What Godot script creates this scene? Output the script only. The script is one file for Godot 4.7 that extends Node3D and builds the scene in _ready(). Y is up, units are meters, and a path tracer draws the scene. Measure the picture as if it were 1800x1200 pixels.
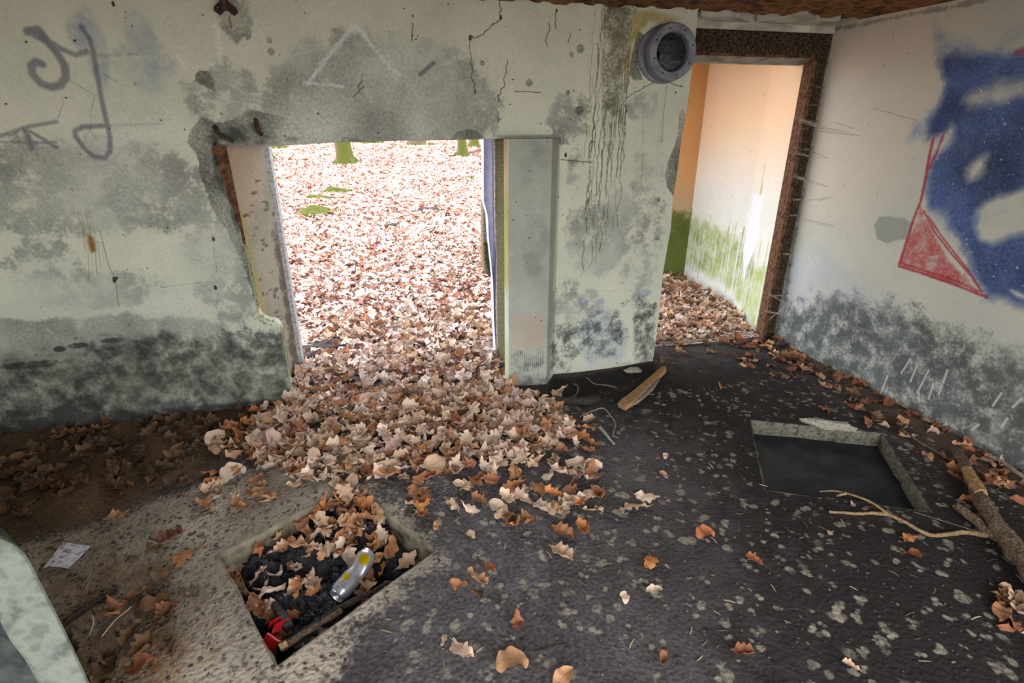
extends Node3D

const H := 1.6
const ZF := -3.206
const XR := 3.0
const YC := 2.165
const DEG := PI / 180.0

var cam: Camera3D
var rng := RandomNumberGenerator.new()
var big := FastNoiseLite.new()
var M := {}
var used := {}
var n2: PackedByteArray
var n3: PackedByteArray
var n1: PackedByteArray
var streaks: PackedByteArray

# ------------------------------------------------------------------ helpers: places
func ray(px: float, py: float) -> Vector3:
	return cam.basis * Vector3((px - 900.0) / 960.0, -(py - 600.0) / 960.0, -1.0)

func fl(px: float, py: float, h := 0.0) -> Vector3:        # photo point -> point on the floor at height h
	var d := ray(px, py)
	return Vector3(0, H, 0) + d * ((h - H) / d.y)

func fw(px: float, py: float, z := ZF) -> Vector3:         # photo point -> point on a plane parallel to the front wall
	var d := ray(px, py)
	return Vector3(0, H, 0) + d * (z / d.z)

func rw(px: float, py: float, x := XR) -> Vector3:         # photo point -> point on a plane parallel to the side wall
	var d := ray(px, py)
	return Vector3(0, H, 0) + d * (x / d.x)

func ground_h(x: float, z: float) -> float:
	var y := big.get_noise_2d(x * 55.0, z * 55.0) * 0.016 + big.get_noise_2d(x * 260.0 + 400.0, z * 260.0) * 0.006
	y += 0.035 * exp(-(x * x * 2.0 + (z + 3.7) * (z + 3.7) * 1.5))
	y -= 0.03 * exp(-((x - 1.35) * (x - 1.35) * 6.0 + (z + 3.05) * (z + 3.05) * 30.0))
	if z < -4.0:
		var far := clampf((-z - 4.0) / 20.0, 0.0, 1.0)
		y += big.get_noise_2d(x * 9.0, z * 9.0 + 70.0) * 0.22 * far
	return y

# ------------------------------------------------------------------ helpers: nodes
func numbered(called: String) -> String:
	var k: int = used.get(called, 0)
	used[called] = k + 1
	return called if k == 0 else "%s_%03d" % [called, k]

func tag(o: Node3D, label := "", category := "", group := "", kind := "") -> Node3D:
	if label: o.set_meta("label", label)
	if category: o.set_meta("category", category)
	if group: o.set_meta("group", group)
	if kind: o.set_meta("kind", kind)
	return o

func obj(called: String, mesh: Mesh, mat: Material, parent: Node = null) -> MeshInstance3D:
	var o := MeshInstance3D.new()
	o.mesh = mesh
	o.material_override = mat
	if parent == null or parent == self:
		o.name = numbered(called)
		add_child(o, true)
	else:
		var k := 0
		for c in parent.get_children():
			if str(c.name) == called or str(c.name).begins_with(called + "_0") or str(c.name).begins_with(called + "_1"): k += 1
		o.name = called if k == 0 else "%s_%03d" % [called, k]
		parent.add_child(o, true)
	return o

func thing(called: String, label: String, category: String, at := Vector3.ZERO, group := "") -> Node3D:
	var o := Node3D.new()
	o.name = numbered(called)
	add_child(o, true)
	o.position = at
	tag(o, label, category, group)
	return o

# ------------------------------------------------------------------ helpers: geometry
func mb() -> SurfaceTool:
	var st := SurfaceTool.new()
	st.begin(Mesh.PRIMITIVE_TRIANGLES)
	return st

func done(st: SurfaceTool) -> ArrayMesh:
	st.generate_normals()
	return st.commit()

func tri(st: SurfaceTool, a: Vector3, b: Vector3, c: Vector3, out: Vector3, uv = null) -> void:
	var n := (b - a).cross(c - a)
	var list := [a, c, b] if n.dot(out) > 0.0 else [a, b, c]
	for p in list:
		if uv != null: st.set_uv(uv.call(p))
		st.add_vertex(p)

func quad(st: SurfaceTool, a: Vector3, b: Vector3, c: Vector3, d: Vector3, out: Vector3, uv = null) -> void:
	tri(st, a, b, c, out, uv)
	tri(st, a, c, d, out, uv)

# polygon in the plane of axes U and V, from depth d0 to d1 along W; edges chamfered by e on the d1 side
func prism(st: SurfaceTool, poly: PackedVector2Array, o: Vector3, u: Vector3, v: Vector3, w: Vector3, d0: float, d1: float, e := 0.0, uv = null, back := true) -> void:
	var p := poly.duplicate()
	if Geometry2D.is_polygon_clockwise(p): p.reverse()
	var n := p.size()
	var inner := p
	if e > 0.0:
		inner = PackedVector2Array()
		for i in n:
			var a := (p[i] - p[(i + n - 1) % n]).normalized()
			var b := (p[(i + 1) % n] - p[i]).normalized()
			var na := Vector2(-a.y, a.x)
			var nb := Vector2(-b.y, b.x)
			var m := na + nb
			m = m / maxf(0.4, m.dot(na)) if m.length() > 0.01 else na
			inner.append(p[i] + m * e)
	var s := signf(d1 - d0)
	st.set_smooth_group(-1)
	var at := func(q: Vector2, d: float) -> Vector3: return o + u * q.x + v * q.y + w * d
	var t := Geometry2D.triangulate_polygon(inner)
	for i in range(0, t.size(), 3):
		tri(st, at.call(inner[t[i]], d1), at.call(inner[t[i + 1]], d1), at.call(inner[t[i + 2]], d1), w * s, uv)
	if back:
		t = Geometry2D.triangulate_polygon(p)
		for i in range(0, t.size(), 3):
			tri(st, at.call(p[t[i]], d0), at.call(p[t[i + 1]], d0), at.call(p[t[i + 2]], d0), -w * s, uv)
	for i in n:
		var j := (i + 1) % n
		var dir := p[j] - p[i]
		var out := u * dir.y - v * dir.x
		quad(st, at.call(p[i], d0), at.call(p[j], d0), at.call(p[j], d1 - s * e), at.call(p[i], d1 - s * e), out, uv)
		if e > 0.0:
			quad(st, at.call(p[i], d1 - s * e), at.call(p[j], d1 - s * e), at.call(inner[j], d1), at.call(inner[i], d1), out + w * s * dir.length() * 0.5, uv)

func box(st: SurfaceTool, lo: Vector3, hi: Vector3, e := 0.0, uv = null) -> void:
	prism(st, PackedVector2Array([Vector2(lo.x, lo.y), Vector2(hi.x, lo.y), Vector2(hi.x, hi.y), Vector2(lo.x, hi.y)]), Vector3.ZERO, Vector3.RIGHT, Vector3.UP, Vector3.BACK, lo.z, hi.z, e, uv)

func plan(st: SurfaceTool, poly: PackedVector2Array, y0: float, y1: float, uv = null) -> void:   # poly in (x, z)
	prism(st, poly, Vector3.ZERO, Vector3.RIGHT, Vector3.BACK, Vector3.UP, y0, y1, 0.0, uv)

func tube(st: SurfaceTool, path: Array, radii: Array, sides := 8, rough := 0.0, caps := true) -> void:
	st.set_smooth_group(0)
	var rings := []
	var up := Vector3(0.13, 0.95, 0.27).normalized()
	for i in path.size():
		var d: Vector3 = (path[mini(i + 1, path.size() - 1)] - path[maxi(i - 1, 0)]).normalized()
		var a := d.cross(up)
		if a.length() < 0.1: a = d.cross(Vector3.RIGHT)
		a = a.normalized()
		var b := d.cross(a).normalized()
		var ring := []
		for k in sides:
			var t := TAU * k / sides
			var r: float = radii[i] * (1.0 + rough * big.get_noise_3d(cos(t) * 90.0 + i * 37.0, sin(t) * 90.0, path[i].x * 400.0 + path[i].z * 300.0) * 2.0)
			ring.append(path[i] + (a * cos(t) + b * sin(t)) * r)
		rings.append(ring)
	for i in path.size() - 1:
		for k in sides:
			var j := (k + 1) % sides
			var mid: Vector3 = (path[i] + path[i + 1]) * 0.5
			var c: Vector3 = (rings[i][k] + rings[i + 1][j]) * 0.5
			quad(st, rings[i][k], rings[i][j], rings[i + 1][j], rings[i + 1][k], c - mid)
	if caps:
		st.set_smooth_group(-1)
		for e in [0, path.size() - 1]:
			var dd: Vector3 = path[e] - path[1 if e == 0 else e - 1]
			for k in sides:
				tri(st, path[e], rings[e][k], rings[e][(k + 1) % sides], dd)
		st.set_smooth_group(0)

func bend(pts: Array, step := 0.04, wob := 0.0) -> Array:      # a path with more points and a little wobble
	var c := Curve3D.new()
	for i in pts.size():
		var t: Vector3 = (pts[mini(i + 1, pts.size() - 1)] - pts[maxi(i - 1, 0)]) / 6.0
		c.add_point(pts[i], -t, t)
	c.bake_interval = step
	var out := []
	for p in c.get_baked_points():
		out.append(p + Vector3(big.get_noise_2d(p.x * 900.0, p.z * 900.0), big.get_noise_2d(p.z * 900.0, p.x * 900.0) * 0.5, big.get_noise_2d(p.x * 900.0 + 55.0, p.z * 900.0)) * wob)
	return out

func taper(n: int, r0: float, r1: float) -> Array:
	var a := []
	for i in n: a.append(lerpf(r0, r1, float(i) / maxf(1.0, n - 1)))
	return a

func lathe(st: SurfaceTool, prof: Array, o: Vector3, axis: Vector3, sides := 40, warp = null) -> void:   # prof: Vector2(radius, along)
	st.set_smooth_group(0)
	var a := axis.cross(Vector3.UP if absf(axis.y) < 0.9 else Vector3.RIGHT).normalized()
	var b := axis.cross(a).normalized()
	for i in prof.size() - 1:
		var d: Vector2 = prof[i + 1] - prof[i]
		for k in sides:
			var q := []
			for m in [[i, k], [i, k + 1], [i + 1, k + 1], [i + 1, k]]:
				var t: float = TAU * (m[1] % sides) / sides
				var pr: Vector2 = prof[m[0]]
				var p := (a * cos(t) + b * sin(t)) * pr.x + axis * pr.y
				q.append(o + (warp.call(p) if warp != null else p))
			var t2 := TAU * (k + 0.5) / sides
			var rad := a * cos(t2) + b * sin(t2)
			st.set_smooth_group(i)
			quad(st, q[0], q[1], q[2], q[3], rad * d.y - axis * d.x)

func rock(r: Vector3, rough: float, seed_at: float, seg := 14) -> ArrayMesh:
	var st := mb()
	st.set_smooth_group(0)
	var g := []
	for i in seg / 2 + 1:
		var row := []
		for k in seg:
			var th := PI * i / (seg / 2)
			var ph := TAU * k / seg
			var d := Vector3(sin(th) * cos(ph), cos(th), sin(th) * sin(ph))
			var f := 1.0 + rough * big.get_noise_3d(d.x * 60.0 + seed_at * 91.0, d.y * 60.0, d.z * 60.0) * 2.0 + rough * 0.5 * big.get_noise_3d(d.x * 200.0 + seed_at * 91.0, d.y * 200.0, d.z * 200.0)
			row.append(d * f * r)
		g.append(row)
	for i in seg / 2:
		for k in seg:
			var j := (k + 1) % seg
			if i > 0: tri(st, g[i][k], g[i][j], g[i + 1][k], g[i][k] + g[i + 1][k])
			if i < seg / 2 - 1: tri(st, g[i][j], g[i + 1][j], g[i + 1][k], g[i][j] + g[i + 1][k])
	return done(st)

# leaf: length along +Z from the stalk, lying in XZ; kind 0 oak, 1 beech-like oval, 2 curled oak
func leaf_mesh(kind: int, s: int, stations: int, columns: int) -> ArrayMesh:
	var r := RandomNumberGenerator.new()
	r.seed = 1000 + s * 17 + kind
	var st := mb()
	st.set_smooth_group(0)
	var lobes := 3.5 + r.randf() * 1.5
	var wide := r.randf_range(0.52, 0.68) if kind != 1 else r.randf_range(0.55, 0.7)
	var fold := r.randf_range(0.25, 0.8) * (1.7 if kind == 2 else 1.0) * (1.0 if r.randf() < 0.75 else -0.7)
	var curl := r.randf_range(-0.5, 0.9) * (1.9 if kind == 2 else 1.0)
	var sway := r.randf_range(-0.18, 0.18)
	var ph := r.randf() * TAU
	var g := []
	for i in stations + 1:
		var t := float(i) / stations
		var env := pow(maxf(0.0, sin(PI * pow(t, 1.25 if kind != 1 else 0.95))), 0.75)
		var row := []
		for k in columns:
			var u := lerpf(-1.0, 1.0, float(k) / (columns - 1))
			var lob := 1.0
			if kind != 1: lob = 0.84 + 0.2 * sin(t * lobes * TAU + (0.4 if u > 0 else 0.0) - 0.6)
			var w := wide * 0.5 * env * lob + 0.012
			var x := u * w + sway * sin(t * PI)
			var y := fold * u * u * w + curl * (t - 0.5) * (t - 0.5) + 0.07 * sin(t * 9.0 + ph + u * 2.0) * absf(u) + 0.05 * sin(t * 17.0 + ph * 2.0 + u) * absf(u) + 0.16 * big.get_noise_3d(u * 45.0, t * 110.0, s * 50.0 + kind * 300.0)
			row.append([Vector3(x, y, t - 0.5), Vector2(u * 0.5 + 0.5, t)])
		g.append(row)
	for i in stations:
		for k in columns - 1:
			for q in [[0, 0, 1, 0, 1, 1], [0, 0, 1, 1, 0, 1]]:
				for m in 3:
					var e = g[i + q[m * 2]][k + q[m * 2 + 1]]
					st.set_uv(e[1])
					st.add_vertex(e[0])
	# stalk
	if columns > 3:
		for q in [[g[0][0][0], g[0][columns - 1][0], g[0][0][0] + Vector3(0.02, 0.03, -0.2)]]:
			for p in q:
				st.set_uv(Vector2(0.5, 0.02))
				st.add_vertex(p)
	return done(st)

# ------------------------------------------------------------------ helpers: paint layers
class Layer:
	var w: int
	var h: int
	var d := PackedByteArray()
	func _init(ww: int, hh: int) -> void:
		w = ww
		h = hh
		d.resize(w * h)
	func blob(c: Vector2, rx: float, ry: float, val: float, flat := 1.0) -> void:
		for y in range(maxi(0, int(c.y - ry)), mini(h, int(c.y + ry) + 1)):
			var dy := (y - c.y) / ry
			for x in range(maxi(0, int(c.x - rx)), mini(w, int(c.x + rx) + 1)):
				var dx := (x - c.x) / rx
				var q := 1.0 - dx * dx - dy * dy
				if q > 0.0:
					var k := y * w + x
					d[k] = mini(255, maxi(d[k], int(val * minf(1.0, q * flat))))
	func stroke(p: Array, r: float, val: float, soft := 0.5) -> void:
		for i in p.size() - 1:
			var a: Vector2 = p[i]
			var b: Vector2 = p[i + 1]
			var ab := b - a
			var l2 := maxf(0.0001, ab.length_squared())
			for y in range(maxi(0, int(minf(a.y, b.y) - r)), mini(h, int(maxf(a.y, b.y) + r) + 2)):
				for x in range(maxi(0, int(minf(a.x, b.x) - r)), mini(w, int(maxf(a.x, b.x) + r) + 2)):
					var q := Vector2(x, y)
					var e := q.distance_to(a + ab * clampf((q - a).dot(ab) / l2, 0.0, 1.0)) / r
					if e < 1.0:
						var k := y * w + x
						d[k] = maxi(d[k], int(val * minf(1.0, (1.0 - e) / soft)))
	func poly(p: PackedVector2Array, val: float, soft := 6.0, cut := false) -> void:
		var lo := p[0]
		var hi := p[0]
		for q in p:
			lo = lo.min(q)
			hi = hi.max(q)
		for y in range(maxi(0, int(lo.y - soft)), mini(h, int(hi.y + soft) + 1)):
			for x in range(maxi(0, int(lo.x - soft)), mini(w, int(hi.x + soft) + 1)):
				var q := Vector2(x, y)
				var dist := 1e9
				var inside := false
				var j := p.size() - 1
				for i in p.size():
					var a := p[i]
					var b := p[j]
					if (a.y > q.y) != (b.y > q.y) and q.x < (b.x - a.x) * (q.y - a.y) / (b.y - a.y) + a.x: inside = not inside
					var ab := b - a
					dist = minf(dist, (q - a - ab * clampf((q - a).dot(ab) / maxf(0.001, ab.length_squared()), 0.0, 1.0)).length_squared())
					j = i
				var e := clampf(0.5 + (1.0 if inside else -1.0) * sqrt(dist) / (2.0 * soft), 0.0, 1.0)
				var k := y * w + x
				if cut: d[k] = int(d[k] * (1.0 - e * val / 255.0))
				else: d[k] = maxi(d[k], int(val * e))

# specs: [layer, colour, coarse noise, fine noise, from, to, strength, relief, tone variation]
func compose(w: int, h: int, ca: Color, cb: Color, grain: float, specs: Array) -> Array:
	var out := PackedByteArray()
	out.resize(w * h * 3)
	var rel := PackedByteArray()
	rel.resize(w * h)
	var ns := specs.size()
	var data := []
	var col := []
	for s in specs:
		data.append(s[0].d)
		col.append(s[1])
	for y in h:
		var ry := (y & 1023) << 10
		for x in w:
			var k := y * w + x
			var nk := ry | (x & 1023)
			var a := n1[nk] / 255.0
			var b := n2[nk] / 255.0 - 0.5
			var c := n3[nk] / 255.0 - 0.5
			var g := 1.0 + grain * c + grain * 0.5 * b
			var r0 := lerpf(ca.r, cb.r, a) * g
			var r1 := lerpf(ca.g, cb.g, a) * g
			var r2 := lerpf(ca.b, cb.b, a) * g
			var hh := 0.62 + c * grain * 0.65 + b * (0.04 + grain * 0.3)
			for i in ns:
				var v: int = data[i][k]
				if v > 0:
					var s: Array = specs[i]
					var m: float = clampf((v / 255.0 + b * s[2] + c * s[3] - s[4]) / (s[5] - s[4]), 0.0, 1.0)
					if m > 0.0:
						hh += m * s[7]
						m *= s[6]
						var q: Color = col[i]
						var t: float = 1.0 + (c * 0.6 + (a - 0.5)) * s[8]
						r0 += (q.r * t - r0) * m
						r1 += (q.g * t - r1) * m
						r2 += (q.b * t - r2) * m
			var o := k * 3
			out[o] = clampi(int(r0 * 255.0), 0, 255)
			out[o + 1] = clampi(int(r1 * 255.0), 0, 255)
			out[o + 2] = clampi(int(r2 * 255.0), 0, 255)
			rel[k] = clampi(int(hh * 255.0), 0, 255)
	return [Image.create_from_data(w, h, false, Image.FORMAT_RGB8, out), Image.create_from_data(w, h, false, Image.FORMAT_L8, rel)]

func rgb(r: int, g: int, b: int) -> Color:
	return Color(r / 255.0, g / 255.0, b / 255.0)

func noise_bytes(kind: int, freq: float, oct: int, s: int, gain := 0.58) -> PackedByteArray:
	var f := FastNoiseLite.new()
	f.noise_type = kind
	f.frequency = freq
	f.seed = s
	f.fractal_octaves = oct
	f.fractal_gain = gain
	var im: Image = f.get_seamless_image(1024, 1024)
	im.convert(Image.FORMAT_L8)
	return im.get_data()

func painted(w: int, h: int, ca: Color, cb: Color, grain: float, specs: Array, depth_cm: float, rough: float, called: String) -> StandardMaterial3D:
	var im := compose(w, h, ca, cb, grain, specs)
	var m := StandardMaterial3D.new()
	m.resource_name = called
	m.albedo_texture = ImageTexture.create_from_image(im[0])
	m.heightmap_enabled = true
	m.heightmap_texture = ImageTexture.create_from_image(im[1])
	m.heightmap_scale = depth_cm
	m.roughness = rough
	m.metallic_specular = 0.3
	return m

# a tiling material: colours of a noise ramp, drawn from three sides, with relief of its own
func mix_mat(called: String, cols: Array, freq: float, size: float, rough: float, relief := 0.4, s := 1, cellular := false) -> StandardMaterial3D:
	var n := FastNoiseLite.new()
	n.seed = s
	n.noise_type = FastNoiseLite.TYPE_CELLULAR if cellular else FastNoiseLite.TYPE_SIMPLEX_SMOOTH
	n.frequency = freq
	n.fractal_octaves = 4
	n.fractal_gain = 0.55
	var g := Gradient.new()
	g.offsets = PackedFloat32Array()
	g.colors = PackedColorArray()
	var offs := PackedFloat32Array()
	var cc := PackedColorArray()
	for i in cols.size():
		offs.append(lerpf(0.22, 0.78, float(i) / (cols.size() - 1)))
		cc.append(cols[i])
	g.offsets = offs
	g.colors = cc
	var t := NoiseTexture2D.new()
	t.width = 512
	t.height = 512
	t.seamless = true
	t.noise = n
	t.color_ramp = g
	var b := NoiseTexture2D.new()
	b.width = 512
	b.height = 512
	b.seamless = true
	b.noise = n
	var m := StandardMaterial3D.new()
	m.resource_name = called
	m.albedo_texture = t
	m.heightmap_enabled = true
	m.heightmap_texture = b
	m.heightmap_scale = relief * 0.6
	m.uv1_triplanar = true
	m.uv1_world_triplanar = true
	m.uv1_scale = Vector3.ONE / size
	m.roughness = rough
	m.metallic_specular = 0.3
	return m

func flat_mat(called: String, c: Color, rough := 0.7) -> StandardMaterial3D:
	var m := StandardMaterial3D.new()
	m.resource_name = called
	m.albedo_color = c
	m.roughness = rough
	return m

# ------------------------------------------------------------------ the scene
func _ready() -> void:
	# camera
	cam = Camera3D.new()
	cam.name = "camera"
	cam.position = Vector3(0, H, 0)
	cam.rotation = Vector3(-22.1 * DEG, -14.165 * DEG, 0)
	cam.fov = 2.0 * atan(600.0 / 960.0) / DEG
	cam.near = 0.02
	cam.far = 300.0
	cam.current = true
	add_child(cam, true)
	# an overcast sky, the only light: it enters through the openings
	var sky := ProceduralSkyMaterial.new()
	sky.sky_top_color = Color(0.93, 0.955, 1.0)
	sky.sky_horizon_color = Color(0.98, 0.985, 1.0)
	sky.ground_bottom_color = Color(0.42, 0.36, 0.3)
	sky.ground_horizon_color = Color(0.7, 0.66, 0.6)
	sky.sun_angle_max = 0.0
	sky.sky_energy_multiplier = 1.0
	var env := Environment.new()
	env.background_mode = Environment.BG_SKY
	env.sky = Sky.new()
	env.sky.sky_material = sky
	env.tonemap_mode = Environment.TONE_MAPPER_LINEAR
	env.tonemap_exposure = EXPOSURE
	env.sdfgi_enabled = true
	env.ssao_enabled = true
	env.ssil_enabled = true
	var we := WorldEnvironment.new()
	we.name = "world_environment"
	we.environment = env
	add_child(we, true)

	rng.seed = 4711
	big.seed = 77
	big.noise_type = FastNoiseLite.TYPE_SIMPLEX_SMOOTH
	big.frequency = 0.01
	big.fractal_octaves = 3
	n1 = noise_bytes(FastNoiseLite.TYPE_SIMPLEX_SMOOTH, 0.004, 4, 3)
	n2 = noise_bytes(FastNoiseLite.TYPE_SIMPLEX_SMOOTH, 0.02, 7, 5, 0.68)
	n3 = noise_bytes(FastNoiseLite.TYPE_SIMPLEX_SMOOTH, 0.13, 4, 9)

	make_materials()
	front_wall()
	room_shell()
	door_frame()
	annex()
	floor_and_pits()
	outside()
	fittings()
	rubbish()
	wood()
	cobwebs()
	leaves()

const EXPOSURE := 7.1

func make_materials() -> void:
	M.rust = mix_mat("rust", [rgb(46, 32, 25), rgb(84, 58, 42), rgb(116, 84, 60), rgb(76, 52, 38)], 0.012, 0.4, 0.9, 0.4, 21)
	M.rust_dark = mix_mat("dark_rust", [rgb(40, 30, 26), rgb(72, 52, 40), rgb(92, 66, 50)], 0.03, 0.3, 0.85, 0.4, 22)
	M.rust_sheet = mix_mat("rusty_sheet", [rgb(62, 40, 26), rgb(104, 70, 42), rgb(142, 100, 60), rgb(96, 62, 36)], 0.012, 0.8, 0.9, 0.6, 23)
	M.tar = mix_mat("tarred_concrete", [rgb(18, 15, 12), rgb(44, 36, 28), rgb(104, 86, 64), rgb(52, 42, 32), rgb(24, 20, 17)], 0.03, 0.35, 0.95, 2.0, 24)
	M.concrete = mix_mat("grey_concrete", [rgb(98, 98, 90), rgb(132, 132, 122), rgb(152, 150, 138)], 0.012, 0.9, 0.95, 0.4, 25)
	M.plaster = mix_mat("pale_plaster", [rgb(150, 150, 134), rgb(180, 178, 160), rgb(196, 194, 176)], 0.01, 1.0, 0.92, 0.3, 26)
	M.pit = mix_mat("mossy_concrete", [rgb(76, 69, 54), rgb(114, 106, 86), rgb(138, 130, 110)], 0.012, 0.5, 0.95, 0.6, 27)
	M.pit_dark = mix_mat("dirty_concrete", [rgb(52, 50, 44), rgb(92, 88, 76), rgb(128, 122, 106)], 0.02, 0.5, 0.95, 0.6, 28)
	M.pit_rim = mix_mat("pale_crumbling_rim", [rgb(54, 51, 42), rgb(88, 84, 70), rgb(122, 118, 104), rgb(78, 73, 58)], 0.02, 0.45, 0.95, 1.0, 54)
	M.block = mix_mat("lichened_concrete", [rgb(84, 88, 80), rgb(108, 112, 102), rgb(122, 125, 112), rgb(98, 102, 90)], 0.01, 0.5, 0.95, 0.3, 29)
	M.block_dark = mix_mat("dark_lichened_concrete", [rgb(36, 40, 39), rgb(58, 63, 59), rgb(74, 78, 71)], 0.012, 0.6, 0.95, 0.5, 30)
	M.lichen = mix_mat("ochre_lichen", [rgb(120, 92, 48), rgb(160, 138, 88), rgb(176, 166, 124)], 0.03, 0.4, 0.95, 0.4, 31)
	M.moss = mix_mat("moss", [rgb(48, 52, 18), rgb(76, 80, 30), rgb(104, 104, 46)], 0.06, 0.4, 1.0, 1.5, 32)
	M.moss_pale = mix_mat("pale_moss", [rgb(110, 120, 78), rgb(164, 172, 128), rgb(196, 200, 164)], 0.06, 0.3, 1.0, 1.5, 33)
	M.bark = mix_mat("bark", [rgb(60, 48, 38), rgb(100, 82, 64), rgb(132, 112, 90)], 0.04, 0.3, 0.95, 0.8, 34)
	M.bark_dark = mix_mat("dark_wet_bark", [rgb(26, 22, 22), rgb(52, 44, 40), rgb(80, 66, 58)], 0.04, 0.25, 0.7, 0.6, 35)
	M.wood = mix_mat("bare_wood", [rgb(112, 84, 54), rgb(148, 116, 78), rgb(168, 138, 98)], 0.02, 0.2, 0.8, 0.3, 36)
	M.wood_grey = mix_mat("weathered_wood", [rgb(88, 78, 66), rgb(128, 114, 96), rgb(156, 142, 122)], 0.03, 0.2, 0.9, 0.3, 37)
	M.twig = mix_mat("tan_twig", [rgb(92, 74, 50), rgb(128, 106, 72), rgb(150, 128, 92)], 0.03, 0.2, 0.8, 0.2, 38)
	M.char = mix_mat("wet_charcoal", [rgb(8, 8, 10), rgb(20, 20, 24), rgb(40, 38, 42)], 0.03, 0.1, 0.22, 1.6, 39)
	M.char.metallic_specular = 1.0
	M.char.roughness = 0.14
	M.soil = mix_mat("bare_soil", [rgb(36, 30, 28), rgb(66, 56, 52), rgb(92, 80, 74)], 0.04, 0.35, 1.0, 1.0, 40)
	M.stone = mix_mat("pale_stone", [rgb(112, 104, 92), rgb(150, 142, 128), rgb(178, 170, 154)], 0.03, 0.25, 0.95, 0.5, 41)
	M.iron = mix_mat("painted_iron", [rgb(98, 100, 103), rgb(114, 116, 119), rgb(124, 126, 128)], 0.008, 0.5, 0.65, 0.05, 42)
	M.iron_dark = mix_mat("dark_cloth", [rgb(22, 24, 26), rgb(50, 54, 56), rgb(80, 84, 84)], 0.03, 0.16, 0.7, 1.0, 43)
	M.rag = mix_mat("grey_rag", [rgb(48, 52, 52), rgb(70, 74, 74), rgb(88, 92, 90)], 0.02, 0.2, 0.8, 0.6, 53)
	M.post = mix_mat("weathered_post", [rgb(120, 118, 118), rgb(158, 156, 156), rgb(182, 180, 178)], 0.02, 0.3, 0.9, 0.3, 44)
	M.post_skylit = mix_mat("skylit_blue_post", [rgb(200, 200, 226), rgb(214, 216, 240), rgb(226, 228, 246)], 0.01, 0.5, 0.85, 0.05, 45)  # blue and brightness of the sky light are put into this colour
	M.olive = mix_mat("olive_stained_concrete", [rgb(62, 58, 34), rgb(98, 92, 58), rgb(122, 118, 84)], 0.03, 0.3, 0.95, 0.6, 46)
	M.litter = mix_mat("leaf_covered_ground", [rgb(58, 40, 34), rgb(122, 92, 78), rgb(206, 184, 172), rgb(222, 206, 196), rgb(132, 84, 66)], 0.045, 0.9, 1.0, 1.5, 47, true)
	M.bounce_litter = mix_mat("pale_bounce_ground", [rgb(128, 112, 100), rgb(190, 178, 168), rgb(214, 206, 198)], 0.045, 0.9, 1.0, 1.0, 52, true)  # for unseen ground, made pale to bounce light onto the upper wall
	M.litter_in = mix_mat("leafy_soil", [rgb(40, 32, 28), rgb(78, 62, 52), rgb(128, 106, 90)], 0.04, 0.5, 1.0, 1.0, 48)
	M.red = flat_mat("red_foil", rgb(196, 26, 34), 0.35)
	M.web = flat_mat("cobweb", rgb(176, 172, 164), 0.9)
	M.straw = flat_mat("straw", rgb(178, 156, 116), 0.9)

# ------------------------------------------------------------------ front wall
const FS := 360.0
const FX := -2.95
const FY := 2.25
const FW := 1782
const FH := 828

func fuv(p: Vector3) -> Vector2:
	return Vector2((p.x - FX) * FS / FW, (FY - p.y) * FS / FH)

func fp(px: float, py: float, z := ZF) -> Vector2:
	var p := fw(px, py, z)
	return Vector2((p.x - FX) * FS, (FY - p.y) * FS)

func fpa(a: Array, z := ZF) -> Array:
	var o := []
	for i in range(0, a.size(), 2): o.append(fp(a[i], a[i + 1], z))
	return o

func blobs(l: Layer, f: Callable, k: float, list: Array) -> void:      # [x, y, rx, ry, strength] in photo points
	for b in list: l.blob(f.call(b[0], b[1]), b[2] * k, b[3] * k, b[4] * 255.0, 1.7)

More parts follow.
